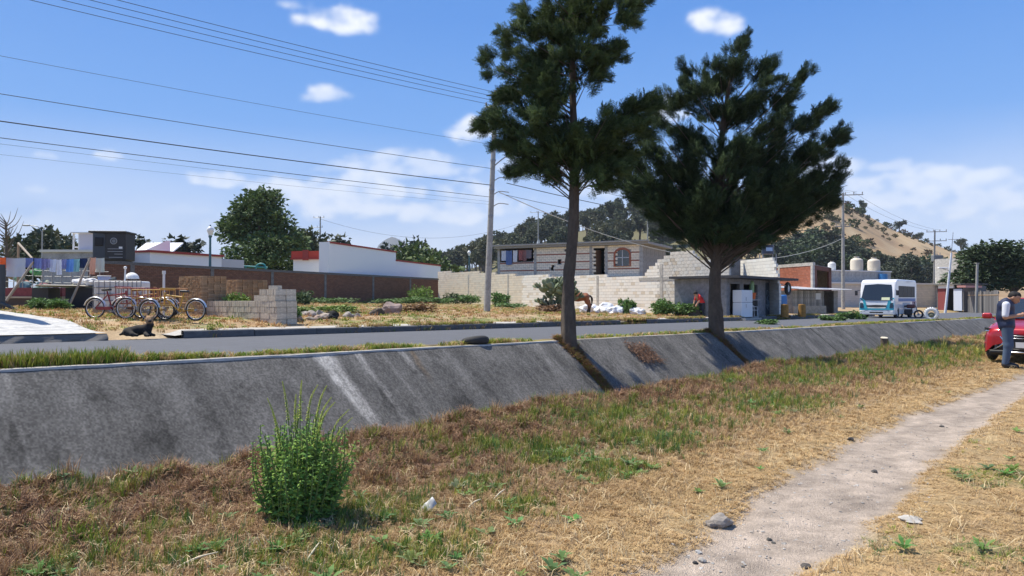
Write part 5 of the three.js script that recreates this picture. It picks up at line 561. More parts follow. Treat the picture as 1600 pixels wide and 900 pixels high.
// ---------------------------------------------------------------- washing line corner at the far left
{ const D = 33, line = [at(-6, 402, 32), at(30, 403, 32.5), at(52, 403, 33), at(90, 405, 33.5), at(125, 404, 34), at(142, 402, 34), at(172, 404, 35)];
  tag(mesh('washing_line', tube(line, .012, 5, 40), MAT.wire), 'washing line strung between the slanted props', 'washing line');
  const on = (px) => { for (let i = 1; i < line.length; i++) { const pa = CX + line[i - 1].x / -line[i - 1].z * F, pb = CX + line[i].x / -line[i].z * F; if (px <= pb) return line[i - 1].clone().lerp(line[i], (px - pa) / (pb - pa)); } return line[line.length - 1].clone(); };
  const wash = [[4, 9, 16, [.80, .13, .03], 'orange cloth at the left edge of the washing line'], [25, 30, 29, [.44, .48, .55], 'large grey-blue sheet on the washing line'], [46, 12, 15, [.20, .24, .48], 'purple-blue cloth next to the grey-blue sheet'], [59, 11, 16, [.22, .27, .56], 'blue shirt behind the left prop'], [67, 9, 17, [.24, .23, .44], 'dull purple cloth on the washing line'], [74, 8, 14, [.30, .30, .52], 'mauve cloth beside the white towel'], [83, 10, 20, [.62, .68, .80], 'white and blue towel in the middle of the washing line'], [92, 8, 24, [.72, .74, .80], 'long white shirt in the middle of the washing line'], [100, 8, 15, [.22, .25, .48], 'dark blue cloth right of the long white shirt'], [109, 12, 20, [.15, .33, .72], 'bright blue towel on the washing line'], [119, 11, 20, [.28, .52, .52], 'sea green towel on the washing line'], [130, 13, 15, [.015, .03, .09], 'navy top with narrow straps on the washing line'], [145, 10, 26, [.72, .38, .26], 'salmon patterned cloth beside the right prop'], [156, 14, 22, [.60, .68, .62], 'pale green cloth, rightmost on the washing line']];
  for (const [px, w, h, c, l] of wash) { const p = on(px), k = -p.z / F; const m = tag(mesh('washing', clothGeo(w * k, h * k, px), cloth(c)), l, 'laundry'); m.position.copy(p).add(V(0, -h * k / 2, .02)); }
  for (const [a, b, l] of [[[10, 470, 31], [50, 412, 31.5], 'slanted wooden prop under the grey-blue sheet'], [[105, 485, 31.5], [140, 405, 32.2], 'slanted wooden prop beside the navy top'], [[28, 380, 36], [50, 404, 33.2], 'wooden pole slanting down to the washing line from the left'], [[62, 397, 34], [66, 392, 35], '']]) { if (!l) continue; const A = at(...a), B = at(...b); const g = thing('wooden_prop', l, 'prop'); mesh('beam', rod(A, B, .055, .045, 6), M([.48, .40, .32], .9, { map: grit }), g); mesh('end_notch', rod(B, B.clone().add(V(.03, .08, 0)), .03, .02, 5), MAT.wood, g); if (a[1] < 400) mesh('foot_post', rod(A.clone().setY(.9), A, .06, .05, 6), MAT.wood, g); }
  { const p = farAt(1, 29.5), g = thing('dark_post', 'thick dark post at the very left edge', 'post', p); mesh('post', rod(V(0, -.1, 0), V(.02, 1.8, 0), .16, .14, 8), M([.05, .06, .07], .8), g); mesh('foot', rod(V(.1, .25, .1), V(.9, -.05, .2), .07, .05, 6), M([.05, .06, .07], .8), g); }
  { // stone table, red bed edge
    const p = farAt(112, 32.5), g = thing('stone_table', 'rough slab table on dark block legs behind the right prop', 'table', p, .05); const top = rock(1, 3, 1); top.scale(1.85, .055, .8); mesh('slab', put(top, -.1, .98, 0), M([.46, .43, .38], .95, { map: grit }), g); mesh('leg', box(1.6, .9, 1.0, .75, .45, -.1), M([.035, .035, .04], .9), g); mesh('leg', box(.7, .9, .9, -1.2, .45, -.2), M([.06, .06, .065], .9), g); mesh('shelf_stone', rbox(.9, .18, .4, .05, -.35, .3, .3), M([.5, .46, .4], .95, { map: grit }), g);
    for (const [x, w, c, l] of [[.35, .5, [.75, .73, .7], 'white sack at the left on the stone table'], [.9, .6, [.76, .75, .73], 'white sack in the middle of the stone table']]) { const m = tag(mesh('sack', rock(w * .5, x * 9, .6), M(c, .9)), l, 'sack'); m.position.copy(p).add(V(x, 1.15, .05)); }
    const b = thing('bucket', 'pale blue bucket on the right end of the stone table', 'bucket', p.clone().add(V(1.45, 1.0, .05))); mesh('pail', put(new THREE.CylinderGeometry(.26, .22, .42, 14), 0, .21, 0), M([.36, .45, .72], .6), b); mesh('rim', put(new THREE.TorusGeometry(.26, .02, 6, 16), 0, .42, 0, 0, Math.PI / 2), MAT.white, b);
    const q = farAt(30, 34), e = thing('red_planter', 'long low dull-red masonry planter under the washing line', 'planter', q, .03); mesh('red_face', box(4.4, .45, .9, 0, .62, 0), M([.30, .075, .08], .85, { map: grit }), e); mesh('base', box(4.2, .42, .8, 0, .19, 0), M([.10, .08, .075], .95), e); mesh('ledge', box(4.6, .08, 1.1, 0, .41, 0.02), M([.42, .36, .27], .95), e); mesh('end_block', box(.4, .5, .5, 2.1, .2, .4), M([.45, .40, .3], .95, { map: grit }), e); }
  { // wire fence and clutter behind the line
    const r = rngOf(55), g = thing('wire_fence', 'sagging wire fence with thin stakes behind the washing line', 'fence'); for (let px = 6; px < 170; px += 15) { const b = farAt(px, 37.5); mesh('stake', rod(b.clone().add(V(0, -.1, 0)), b.clone().add(V((r() - .5) * .1, 1.9 + .3 * r(), 0)), .03, .025, 5), M([.34, .33, .32], .8), g); } const st = []; for (const h of [.5, .8, 1.1, 1.4, 1.7]) st.push(tube(range(0, 170, 34).map((px) => farAt(px, 37.5).add(V(0, h + .05 * r(), .03))), .012, 4)); mesh('strands', st, MAT.steel, g);
    for (const [px, D, w, h, c, l] of [[20, 40, .9, .7, [.5, .6, .62], 'small pale scrap heap behind the fence at the far left'], [38, 39.5, 1.2, .6, [.05, .08, .2], 'dark blue scrap heap behind the slanted prop'], [60, 40, 1.6, 1.1, [.14, .13, .12], 'dark scrap heap behind the washing line, left'], [90, 40, 1.8, 1.2, [.12, .13, .15], 'dark scrap heap behind the washing line, middle'], [122, 40, 1.4, 1.0, [.16, .14, .1], 'brownish scrap heap behind the towels'], [160, 39, 1.4, 1.7, [.05, .07, .09], 'dark bundle of scrap below the black bin'], [46, 42, 2, 2.2, [.22, .22, .21], 'tall grey scrap heap behind the fence at the far left']]) { const p = farAt(px, D), m = tag(mesh('scrap_heap', (() => { const L = []; for (let i = 0; i < 14; i++) L.push(paint(put(rock(.3, i + px, .7), (r() - .5) * w, r() * h * .8 + .1, (r() - .5) * .6), c.map((v) => clamp(v * (.5 + 1.4 * r()), 0, .8)))); return L; })(), MAT.vc), l, 'scrap heap'); m.position.copy(p); } }
  { // black bin with its badge, on a block plinth
    const p = farAt(177, 44), g = thing('black_bin', 'big black plastic bin with a round pale badge, above the brick wall end', 'bin', V(p.x, yAt(408, 44), p.z), .12), k = 44 / F; mesh('body', rbox(30 * k, 43 * k, 1.5, .06, 10 * k, 22 * k, 0), MAT.black, g); mesh('front_shell', rbox(23 * k, 43 * k, 1.3, .08, -15 * k, 22 * k, .1, .25), M([.05, .06, .07], .5), g); mesh('recess', rbox(12 * k, 13 * k, .3, .05, -14 * k, 29 * k, .68, .25), M([.008, .008, .01], .6), g); mesh('lid', rbox(55 * k, .12, 1.7, .04, -1 * k, 44 * k, 0), MAT.black, g);
    const bd = mesh('badge', put(new THREE.TorusGeometry(4.5 * k, .03, 6, 20), 8 * k, 30 * k, .77), M([.3, .31, .32], .6), g); mesh('badge_star', put(new THREE.CircleGeometry(3 * k, 6), 8 * k, 30 * k, .765), M([.2, .21, .22], .6), bd); for (const [y, w] of [[18, 22], [14, 22], [10, 12], [5, 20]]) mesh('print_line', box(w * k, .8 * k, .01, (10 + (22 - w) / 2) * k, y * k, .757), M([.36, .37, .38], .6), g); mesh('tag', box(5 * k, 3 * k, .01, 18 * k, 20 * k, .758), MAT.white, g); mesh('plinth', box(1.7, p.position ? 1 : yAt(408, 44) - .6, 1.3, 0, -(yAt(408, 44) - .6) / 2, 0), MAT.concreteDark, g); }
  { // caged white tanks behind the red tricycle
    for (const [px, w, l] of [[176, 1.0, 'white caged liquid tank, left one behind the red tricycle'], [211, .8, 'white caged liquid tank, right one behind the red tricycle']]) { const p = farAt(px, 28.3), g = thing('liquid_tank', l, 'tank', p, .1); mesh('tank', rbox(w, 1.0, .9, .06, 0, .72, 0), M([.72, .73, .74], .5), g); const L = []; for (let i = 0; i <= 5; i++) L.push(rod(V(-w / 2 + w * i / 5, .2, .47), V(-w / 2 + w * i / 5, 1.25, .47), .014, .014, 5)); for (let i = 0; i <= 4; i++) L.push(rod(V(-w / 2, .22 + i * .25, .485), V(w / 2, .22 + i * .25, .485), .014, .014, 5)); mesh('cage', L, M([.22, .22, .25], .5), g); mesh('pallet', box(w + .05, .16, .95, 0, .08, 0), MAT.wood, g); mesh('cap', put(new THREE.CylinderGeometry(.14, .14, .07, 12), 0, 1.25, 0), MAT.dark, g); }
    const p = farAt(206, 28.4), s = thing('wash_basin', 'white dome-shaped basin with a tap on top of the caged tank', 'basin', p.add(V(0, 1.28, 0))); mesh('dome', put(new THREE.SphereGeometry(.26, 16, 8, 0, 6.3, 0, 1.5), 0, .02, 0), MAT.white, s); mesh('tap_pipe', rod(V(-.1, -.4, .35), V(-.1, .42, .3), .03), MAT.white, s); mesh('tap_knob', put(new THREE.SphereGeometry(.06, 10, 8), -.1, .45, .3), MAT.white, s);
    const w = farAt(256, 26.3), t = thing('white_pipe', 'upright white plastic pipe with a capped top behind the yellow tricycle', 'pipe', w); mesh('pipe', rod(V(0, 0, 0), V(0, 1.55, 0), .045), MAT.white, t); mesh('cap', put(new THREE.CylinderGeometry(.06, .06, .12, 10), 0, 1.55, 0), MAT.white, t); }
  { const p = farAt(404, 50), g = thing('playground_bar', 'low teal metal arch rail above the brown wall, left of the pine foot', 'rail', V(0, 0, 0)), teal = M([.05, .28, .27], .5); for (const [a, b] of [[398, 416], [412, 0]]) if (b) mesh('arch', tube([at(a, 425, 62), at(a + 3, 415, 62), at((a + b) / 2, 412, 62), at(b - 3, 414, 62), at(b, 425, 62)], .08), teal, g); mesh('bar', rod(at(350, 414, 62), at(418, 418, 62), .07), teal, g); for (const px of [352, 384]) mesh('post', rod(at(px, 415, 62), at(px, 470, 62), .06), teal, g); }
}
// ---------------------------------------------------------------- cargo tricycles
function wheelInto(g, x, y, z, R, ry, mud) { const w = new THREE.Group(); w.name = 'wheel'; w.position.set(x, y, z); w.rotation.y = ry; g.add(w); mesh('tyre', new THREE.TorusGeometry(R - .022, .024, 8, 30), MAT.rubber, w); mesh('rim', new THREE.TorusGeometry(R - .055, .014, 6, 30), M([.6, .6, .62], .35, { metalness: .7 }), w); const sp = []; for (let i = 0; i < 18; i++) { const a = i / 18 * 6.283; sp.push(rod(V(0, 0, 0), V(Math.cos(a) * (R - .06), Math.sin(a) * (R - .06), 0), .003, .003, 3)); } mesh('spokes', sp, MAT.steel, w); mesh('hub', put(new THREE.CylinderGeometry(.03, .03, .1, 8), 0, 0, 0, 0, Math.PI / 2), MAT.steel, w);
  if (mud) { const P = [], a0 = -.1, a1 = 2.9; const arc = grid(range(a0, a1, .2), [-.05, -.03, .03, .05], (a, z2) => { const q = R + .035 - (Math.abs(z2) > .04 ? .02 : 0); return [Math.cos(a) * q, Math.sin(a) * q, z2]; }); mesh('mudguard', arc, mud, w); } return w; }
function tricycle(label, p, turn, frameC, mudC, basketC) { // pedals at -x, load frame and two wheels at +x
  const g = thing('cargo_tricycle', label, 'tricycle', p, turn), f = M(frameC, .45), R = .34, mud = M(mudC, .3, { metalness: .4 }); wheelInto(g, -.95, R, 0, R, 0, mud); wheelInto(g, .35, R, .42, R, 0, mud); wheelInto(g, .35, R, -.42, R, 0, mud);
  mesh('frame', [rod(V(-.95, R, 0), V(-.38, .32, 0), .02), rod(V(-.95, R, 0), V(-.52, .78, 0), .018), rod(V(-.38, .32, 0), V(-.55, .88, 0), .024), rod(V(-.38, .32, 0), V(.1, .72, 0), .026), rod(V(-.52, .74, 0), V(.1, .82, 0), .024), rod(V(.08, .9, 0), V(.12, .45, 0), .026), rod(V(.35, R, -.42), V(.35, R, .42), .022)], f, g);
  mesh('saddle', put(rbox(.27, .07, .17, .03), -.57, .93, 0, 0, 0, .06), MAT.black, g); mesh('chain_guard', rbox(.5, .1, .03, .01, -.62, .34, .06), f, g); mesh('crank', [put(new THREE.TorusGeometry(.09, .012, 6, 18), -.38, .32, .05), rod(V(-.38, .32, .07), V(-.27, .2, .09), .012)], MAT.steel, g); for (const s of [-1, 1]) mesh('pedal', rbox(.09, .025, .08, .01, -.38 + s * .12, .32 - s * .12, s * .14), MAT.dark, g);
  const B = [], c = M(basketC, .5); for (const y of [.5, .72, .98]) B.push(rod(V(.0, y, -.4), V(.95, y, -.4), .014, .014, 5), rod(V(.0, y, .4), V(.95, y, .4), .014, .014, 5), rod(V(.0, y, -.4), V(0, y, .4), .014, .014, 5), rod(V(.95, y, -.4), V(.95, y, .4), .014, .014, 5)); for (let i = 0; i <= 5; i++) for (const z of [-.4, .4]) B.push(rod(V(i * .19, .48, z), V(i * .19, .98, z), .01, .01, 5)); mesh('cargo_basket', B, c, g); mesh('cargo_floor', box(.95, .03, .8, .475, .48, 0), MAT.wood, g); mesh('handlebar', rod(V(-.02, 1.02, -.42), V(-.02, 1.02, .42), .018), f, g); return g; }
tricycle('dark red cargo tricycle with white mudguards, left of the yellow one', farAt(193, 23.6), -.08, [.22, .02, .025], [.75, .75, .76], [.26, .03, .035]);
{ const t = tricycle('yellow cargo tricycle with silver mudguards, beside the block stack', farAt(262, 23.4), Math.PI - .12, [.52, .30, .05], [.62, .64, .66], [.55, .32, .07]); const p = farAt(243, 24.4);
  tricycle('rusty orange cargo tricycle tangled between the red and yellow ones', p, .35, [.45, .20, .06], [.7, .69, .66], [.50, .24, .10]); }
// ---------------------------------------------------------------- dog lying by the driveway
{ const p = farAt(218, 19.6); p.y = lotY(sOf(p.x, p.z), tOf(p.x, p.z)) - .08; const g = thing('dog', 'dark dog with a brown head lying beside the driveway', 'dog', p, .1); g.scale.setScalar(.88);
  const b = [[-.34, .13, 0, .13, -.05, .17, 0, .15], [-.05, .17, 0, .15, .2, .2, 0, .15], [.2, .2, 0, .15, .3, .34, 0, .11], [.3, .34, 0, .1, .30, .46, .02, .085], [.30, .50, .02, .10, .32, .52, .05, .09], [.33, .49, .08, .07, .38, .46, .2, .045], [.24, .57, .03, .035, .19, .70, .0, .012], [.39, .57, .0, .035, .46, .69, -.03, .012], [.22, .1, .1, .07, .3, .05, .28, .05], [.3, .05, .28, .05, .42, .035, .42, .04], [.22, .1, -.1, .07, .36, .05, .1, .05], [.36, .05, .1, .05, .52, .035, .24, .04], [-.3, .12, .1, .12, -.1, .06, .24, .06], [-.1, .06, .24, .06, .06, .035, .30, .04], [-.42, .1, 0, .05, -.5, .05, .12, .03]];
  const geo = bodyGeo(b, .014, .05), P = geo.attributes.position, col = []; for (let i = 0; i < P.count; i++) { const y = P.getY(i), x = P.getX(i), n = noise(x * 14, y * 14, P.getZ(i) * 14) * .03; const brown = ss(.34, .42, y + n) * ss(.1, .2, x); const tip = ss(.12, .2, P.getZ(i)) * brown; col.push(...mix3(mix3([.022, .018, .016], [.40, .24, .12], brown * .9), [.05, .035, .03], tip)); } geo.setAttribute('color', new THREE.Float32BufferAttribute(col, 3)); mesh('body', geo, M([1, 1, 1], .9, { vertexColors: true }), g); mesh('eyes', [put(new THREE.SphereGeometry(.014, 8, 6), .295, .53, .135), put(new THREE.SphereGeometry(.014, 8, 6), .385, .53, .115)], MAT.black, g); mesh('nose', put(new THREE.SphereGeometry(.022, 8, 6), .385, .475, .24), MAT.black, g); }
// ---------------------------------------------------------------- horse by the pale wall
{ const p = farAt(903, 46.6), g = thing('horse', 'small chestnut horse grazing behind the tall cypress trunk', 'horse', p, Math.PI); // faces -x in the photo
  const b = [[-.48, 1.0, 0, .25, 0, .98, 0, .27], [0, .98, 0, .27, .42, .98, 0, .26], [.42, 1.0, 0, .22, .72, .95, 0, .16], [.72, .95, 0, .16, 1.05, .62, 0, .10], [1.05, .62, 0, .11, 1.2, .22, 0, .065], [1.08, .7, .05, .035, 1.1, .82, .07, .012], [1.08, .7, -.05, .035, 1.1, .82, -.07, .012],
    ...[-.13, .13].flatMap((z, i) => { const o = i * .12; return [[-.5, .95, z, .2, -.55 - o, .68, z, .12], [-.55 - o, .68, z, .12, -.68 - o, .45, z, .065], [-.68 - o, .45, z, .065, -.62 - o, .12, z, .045], [-.62 - o, .12, z, .05, -.58 - o, .03, z, .06], [.4, .85, z, .14, .42 + o, .5, z, .075], [.42 + o, .5, z, .065, .42 + o, .12, z, .045], [.42 + o, .12, z, .05, .45 + o, .03, z, .06]]; })];
  const geo = bodyGeo(b, .022, .09), P = geo.attributes.position, col = []; for (let i = 0; i < P.count; i++) col.push(...mix3([.03, .02, .016], [.27, .085, .03], ss(.15, .6, P.getY(i) + .1 * noise(P.getX(i) * 5, P.getY(i) * 5, 1)))); geo.setAttribute('color', new THREE.Float32BufferAttribute(col, 3)); mesh('body', geo, M([1, 1, 1], .6, { vertexColors: true }), g); mesh('tail', limb([V(-.72, 1.08, 0), V(-.86, .95, 0), V(-.88, .45, .02)], [.05, .07, .02], 8), M([.03, .018, .014], .9), g); mesh('mane', limb([V(.5, 1.24, 0), V(.85, 1.02, 0), V(1.08, .72, 0)], [.05, .06, .03], 6), M([.04, .02, .015], .9), g); }
// ---------------------------------------------------------------- prickly pear beside the horse
{ const r = rngOf(66), p = farAt(868, 45.2), g = thing('prickly_pear', 'tall grey-green prickly pear left of the tall cypress trunk', 'cactus', p), pads = [[0, 0, 0, 0, 0]], m = [M([.16, .20, .11], .8), M([.20, .23, .14], .8), M([.13, .17, .09], .8)]; const pad = new THREE.SphereGeometry(1, 10, 8); pad.translate(0, 1, 0); pad.scale(.13, .2, .035);
  const grow = (o, dir, k, d) => { const q = new THREE.Quaternion().setFromUnitVectors(V(0, 1, 0), dir.clone().normalize()).multiply(new THREE.Quaternion().setFromAxisAngle(V(0, 1, 0), r() * 3)); const M_ = mesh('pad', pad, m[Math.floor(r() * 3)], g); M_.position.copy(o); M_.quaternion.copy(q); M_.scale.setScalar(k); if (d > 0) for (let i = 0; i < 2 + (r() < .45 ? 1 : 0); i++) { const e = o.clone().addScaledVector(dir.clone().normalize(), .37 * k); grow(e, dir.clone().normalize().add(V((r() - .5) * 1.7, (r() - .35) * .9, (r() - .5) * 1.7)), k * (.82 + .2 * r()), d - 1); } };
  for (const [x, z, h, d] of [[-.5, 0, 1, 3], [-.1, .2, 1.3, 4], [.35, 0, 1.5, 4], [.6, .1, 1.4, 4], [.1, -.3, 1.4, 4], [-.35, .25, .9, 3], [.85, 0, 1.2, 3]]) grow(V(x, -.05, z), V((r() - .5) * .5, 1, (r() - .5) * .3), h, d); }
{ const p = farAt(862, 44.3), r = rngOf(3); shrub('dry_brush', 'reddish dry brush at the foot of the prickly pear', p, 1.8, .6, 700, [.26, .15, .08], 81); shrub('dark_shrub', 'near-black shrub under the left of the prickly pear', farAt(856, 45.6), .9, 1.0, 600, [.035, .04, .035], 82);
  // rubbish bags
  for (const [px, D, s, k, l] of [[914, 48, .42, 1, 'white rubbish bag just right of the horse legs'], [926, 48, .5, 1, 'white rubbish bag behind the horse tail'], [938, 47.6, .45, .9, 'white rubbish bag, third from the horse'], [948, 46.4, .5, .8, 'bluish white rubbish bag in the middle of the heap'], [957, 45.9, .38, 1, 'small white rubbish bag before the bluish one'], [966, 46.2, .45, 1, 'white rubbish bag left of the green shrub'], [944, 46.8, .6, .95, 'big white rubbish bag at the back of the heap'], [993, 45.7, .36, .85, 'white rubbish bag right of the green shrub'], [1001, 45.4, .3, .9, 'last white rubbish bag at the right of the heap'], [990, 46, .3, .35, 'grey-blue rubbish bag behind the right ones']]) { const q = farAt(px, D), m = tag(mesh('rubbish_bag', rock(s, px * .19, .72), M([.72 * k, .74 * k, .78 * k], .45)), l, 'rubbish bag', 'rubbish bags along the pale wall'); m.position.copy(q).add(V(0, s * .4, 0)); } }
// ---------------------------------------------------------------- person in red by the wall
{ const p = farAt(1097, 43.6), g = thing('person', 'person in a red top and dark trousers bending beside the pale wall', 'person', p, Math.PI + .4);
  const b = [[0, .78, -.09, .11, .04, .42, -.1, .085], [.04, .42, -.1, .08, -.03, .08, -.1, .055], [-.03, .07, -.1, .055, .1, .04, -.1, .04], [0, .78, .09, .11, .06, .42, .1, .085], [.06, .42, .1, .08, 0, .08, .1, .055], [0, .07, .1, .055, .12, .04, .1, .04], [0, .82, 0, .17, .15, 1.02, 0, .17], [.15, 1.02, 0, .17, .3, 1.18, 0, .17], [.3, 1.2, 0, .08, .42, 1.3, 0, .07], [.46, 1.33, 0, .1, .5, 1.38, 0, .105], [.3, 1.2, -.19, .07, .38, .92, -.22, .05], [.38, .92, -.22, .05, .5, .72, -.14, .04], [.3, 1.2, .19, .07, .38, .92, .22, .05], [.38, .92, .22, .05, .5, .72, .14, .04], ...[-.14, .14].flatMap((z) => [-.03, -.015, 0, .015, .03].map((o) => [.5, .71, z + o * .7, .016, .55 + .02 * Math.abs(o) * 10, .63, z + o, .011]))];
  const geo = bodyGeo(b, .016, .05), P = geo.attributes.position, col = []; for (let i = 0; i < P.count; i++) { const x = P.getX(i), y = P.getY(i), z = Math.abs(P.getZ(i)); let c = [.42, .23, .15]; if (y < .82 && x < .25 && z < .22) c = [.03, .035, .05]; else if (x < .36 && y > .8 || (y > .98 && x < .42 && z > .12)) c = [.62, .03, .03]; if (y < .1) c = [.02, .02, .02]; if (x > .4 && y > 1.33) c = [.015, .012, .012]; col.push(...c); } geo.setAttribute('color', new THREE.Float32BufferAttribute(col, 3)); mesh('body', geo, M([1, 1, 1], .85, { vertexColors: true }), g); mesh('hair', put(new THREE.SphereGeometry(.125, 14, 10), .47, 1.4, 0), M([.012, .011, .012], .8), g); }
// ---------------------------------------------------------------- bus
{ const p = farAt(1372, 50); p.y = roadY(52) - .0; const g = thing('minibus', 'white minibus with turquoise front corners parked at the roadside', 'bus', p, 0); const a = Math.atan2((1372 - CX) / F, 1) + .24; g.rotation.y = -a + Math.PI / 2 + Math.PI; // local +x points to the front
  const Wd = 2.2, Lh = 6.4, white = new THREE.MeshPhysicalMaterial({ color: new THREE.Color().setRGB(.8, .8, .8), roughness: .35, clearcoat: .6 }), teal = new THREE.MeshPhysicalMaterial({ color: new THREE.Color().setRGB(.04, .36, .46), roughness: .35, clearcoat: .6 }), x0 = .35;
  const side = [[x0 - .05, .36], [x0 + .02, .62], [x0 - .06, 1.22], [x0 - .5, 2.42], [x0 - .75, 2.56], [x0 - 1.2, 2.6], [x0 - Lh + .2, 2.6], [x0 - Lh, 2.45], [x0 - Lh, .36]];
  const whl = (cx) => { const o = []; for (let i = 0; i <= 10; i++) { const t = Math.PI * i / 10; o.push([cx + Math.cos(t) * .46, .36 + Math.sin(t) * .42]); } return o; };
  const prof = [...side, ...whl(x0 - Lh + 1.5).reverse(), ...whl(x0 - 1.05).reverse()]; mesh('body', put(ext(prof, Wd - .16, .08), 0, 0, -(Wd - .16) / 2), white, g);
  // front: windscreen, turquoise corners, bonnet, grille, bumper
  const fr = (y) => curve([[.36, x0 - .05], [.62, x0 + .02], [1.22, x0 - .06], [2.42, x0 - .5]], y) + .112; const face = (name, pts, mat, off, parent = g) => { const s = new THREE.Shape(pts.map(([z, y]) => new THREE.Vector2(z, y))), q = new THREE.ShapeGeometry(s, 6), P = q.attributes.position; for (let i = 0; i < P.count; i++) { const z = P.getX(i), y = P.getY(i); P.setXYZ(i, fr(y) + off - .03 * Math.pow(Math.abs(z) / 1.1, 3), y, z); } q.computeVertexNormals(); return mesh(name, q, mat, parent); };
  face('windscreen', [[-.98, 1.26], [-.5, 1.24], [0, 1.235], [.5, 1.24], [.98, 1.26], [.92, 1.8], [.84, 2.3], [0, 2.36], [-.84, 2.3], [-.92, 1.8]], MAT.glass, .012);
  face('corner_panel', [[-1.07, .60], [-.5, .60], [-.62, .86], [-.72, 1.24], [-1.0, 1.42], [-1.07, 1.42]], teal, .014); face('corner_panel', [[1.07, .60], [.5, .60], [.62, .86], [.72, 1.24], [1.0, 1.42], [1.07, 1.42]], teal, .014); face('lower_band', [[-.8, .60], [.8, .60], [.72, .72], [-.72, .72]], teal, .02);
  face('headlamp', [[-1.04, .74], [-.8, .74], [-.84, 1.06], [-1.02, 1.1]], MAT.glass, .024); face('headlamp', [[1.04, .74], [.8, .74], [.84, 1.06], [1.02, 1.1]], MAT.glass, .024); face('grille', [[-.6, .80], [0, .77], [.6, .80], [.64, .92], [0, .95], [-.64, .92]], MAT.dark, .03);
  mesh('bumper', put(rbox(.2, .3, Wd - .06, .07), x0 + .03, .44, 0), white, g); face('bumper_slot', [[-.42, .40], [.42, .40], [.42, .48], [-.42, .48]], MAT.black, .07); for (const z of [-.78, .78]) face('fog_lamp', [[z - .08, .40], [z + .08, .40], [z + .08, .50], [z - .08, .50]], MAT.black, .045);
  face('route_sign', [[-.8, 1.27], [-.3, 1.27], [-.3, 1.45], [-.8, 1.45]], M([.62, .66, .42], .7), .018); mesh('seat_back', rbox(.1, .5, .5, .05, x0 - .9, 1.5, -.4), M([.1, .15, .4], .8), g);
  for (const z of [-1, 1]) { for (let i = 0; i < 4; i++) mesh('side_window', box(1.12, .78, .02, x0 - 1.65 - i * 1.2, 1.84, z * (Wd / 2 + .004)), MAT.tint, g); mesh('side_panel', box(Lh - 1.4, .22, .016, x0 - 3.5, 1.28, z * (Wd / 2 + .002)), M([.10, .19, .42], .5), g); mesh('side_panel', box(2.2, .5, .014, x0 - 3.3, .85, z * (Wd / 2 + .001)), M([.42, .46, .52], .5), g); mesh('side_panel', box(1.1, .5, .015, x0 - 5.6, .95, z * (Wd / 2 + .001)), M([.42, .22, .26], .5), g); mesh('mirror', [rod(V(x0 - .35, 1.95, z * 1.08), V(x0 + .02, 1.9, z * 1.26), .02), rbox(.08, .34, .18, .03, x0 + .04, 1.75, z * 1.28)], MAT.dark, g); for (const x of [x0 - 1.05, x0 - Lh + 1.5]) { const w = new THREE.Group(); w.name = 'wheel'; w.position.set(x, .38, z * .95); g.add(w); mesh('tyre', new THREE.TorusGeometry(.29, .11, 10, 24), MAT.rubber, w); mesh('rim', put(new THREE.CylinderGeometry(.22, .22, .12, 18), 0, 0, 0, 0, Math.PI / 2), M([.5, .5, .5], .5), w); } }
  const m = farAt(1419, 51); m.y = roadY(54); const mb = thing('motorcycle', 'dark motorcycle parked at the rear of the minibus', 'motorcycle', m, -.4); for (const x of [-.62, .62]) { const w = new THREE.Group(); w.name = 'wheel'; w.position.set(x, .3, 0); mb.add(w); mesh('tyre', new THREE.TorusGeometry(.25, .06, 8, 22), MAT.rubber, w); mesh('hub', put(new THREE.CylinderGeometry(.08, .08, .1, 10), 0, 0, 0, 0, Math.PI / 2), MAT.steel, w); } mesh('engine', rbox(.5, .4, .3, .08, 0, .45, 0), MAT.dark, mb); mesh('tank', rbox(.55, .26, .3, .1, .15, .85, 0), M([.12, .03, .03], .3), mb); mesh('seat', rbox(.7, .12, .28, .05, -.4, .85, 0), MAT.black, mb); mesh('fork', rod(V(.62, .3, 0), V(.38, 1.1, 0), .035), MAT.steel, mb); mesh('handlebar', rod(V(.36, 1.12, -.35), V(.36, 1.12, .35), .02), MAT.dark, mb); mesh('rear_box', rbox(.4, .4, .4, .04, -.75, 1.1, 0), MAT.black, mb); }
// ---------------------------------------------------------------- tyres on the verge
{ const p = W3(0, 0, 0), q = farAt(1455, 45.8), s = sOf(q.x, q.z); q.y = roadY(s) + .02; const g = thing('tyre_planter', 'white-painted tyre standing upright on the canal verge', 'tyre', q, -.55); mesh('tyre', put(new THREE.TorusGeometry(.30, .125, 12, 30), 0, .40, 0), M([.74, .74, .72], .8), g); const L = []; for (let i = 0; i < 20; i++) { const a = i / 20 * 6.283; L.push(box(.03, .05, .2, Math.cos(a) * .425, .40 + Math.sin(a) * .425, 0, 0, 0, a)); } mesh('tread_blocks', L, M([.18, .18, .18], .9), g); mesh('infill', put(new THREE.SphereGeometry(.2, 10, 8), 0, .3, -.05), M([.16, .17, .12], .95), g);
  const k = farAt(742, 18.2), t = thing('half_tyre', 'worn black tyre half sunk in the verge between road and canal', 'tyre', V(k.x, 0, k.z), .65); t.position.y = roadY(sOf(k.x, k.z)) + .02; mesh('tread', put(new THREE.TorusGeometry(.26, .1, 10, 26), 0, .07, 0, 0, 1.35), MAT.rubber, t); mesh('mud_fill', put(rock(.2, 4, .5), 0, .03, 0), M([.12, .09, .06], 1), t); }
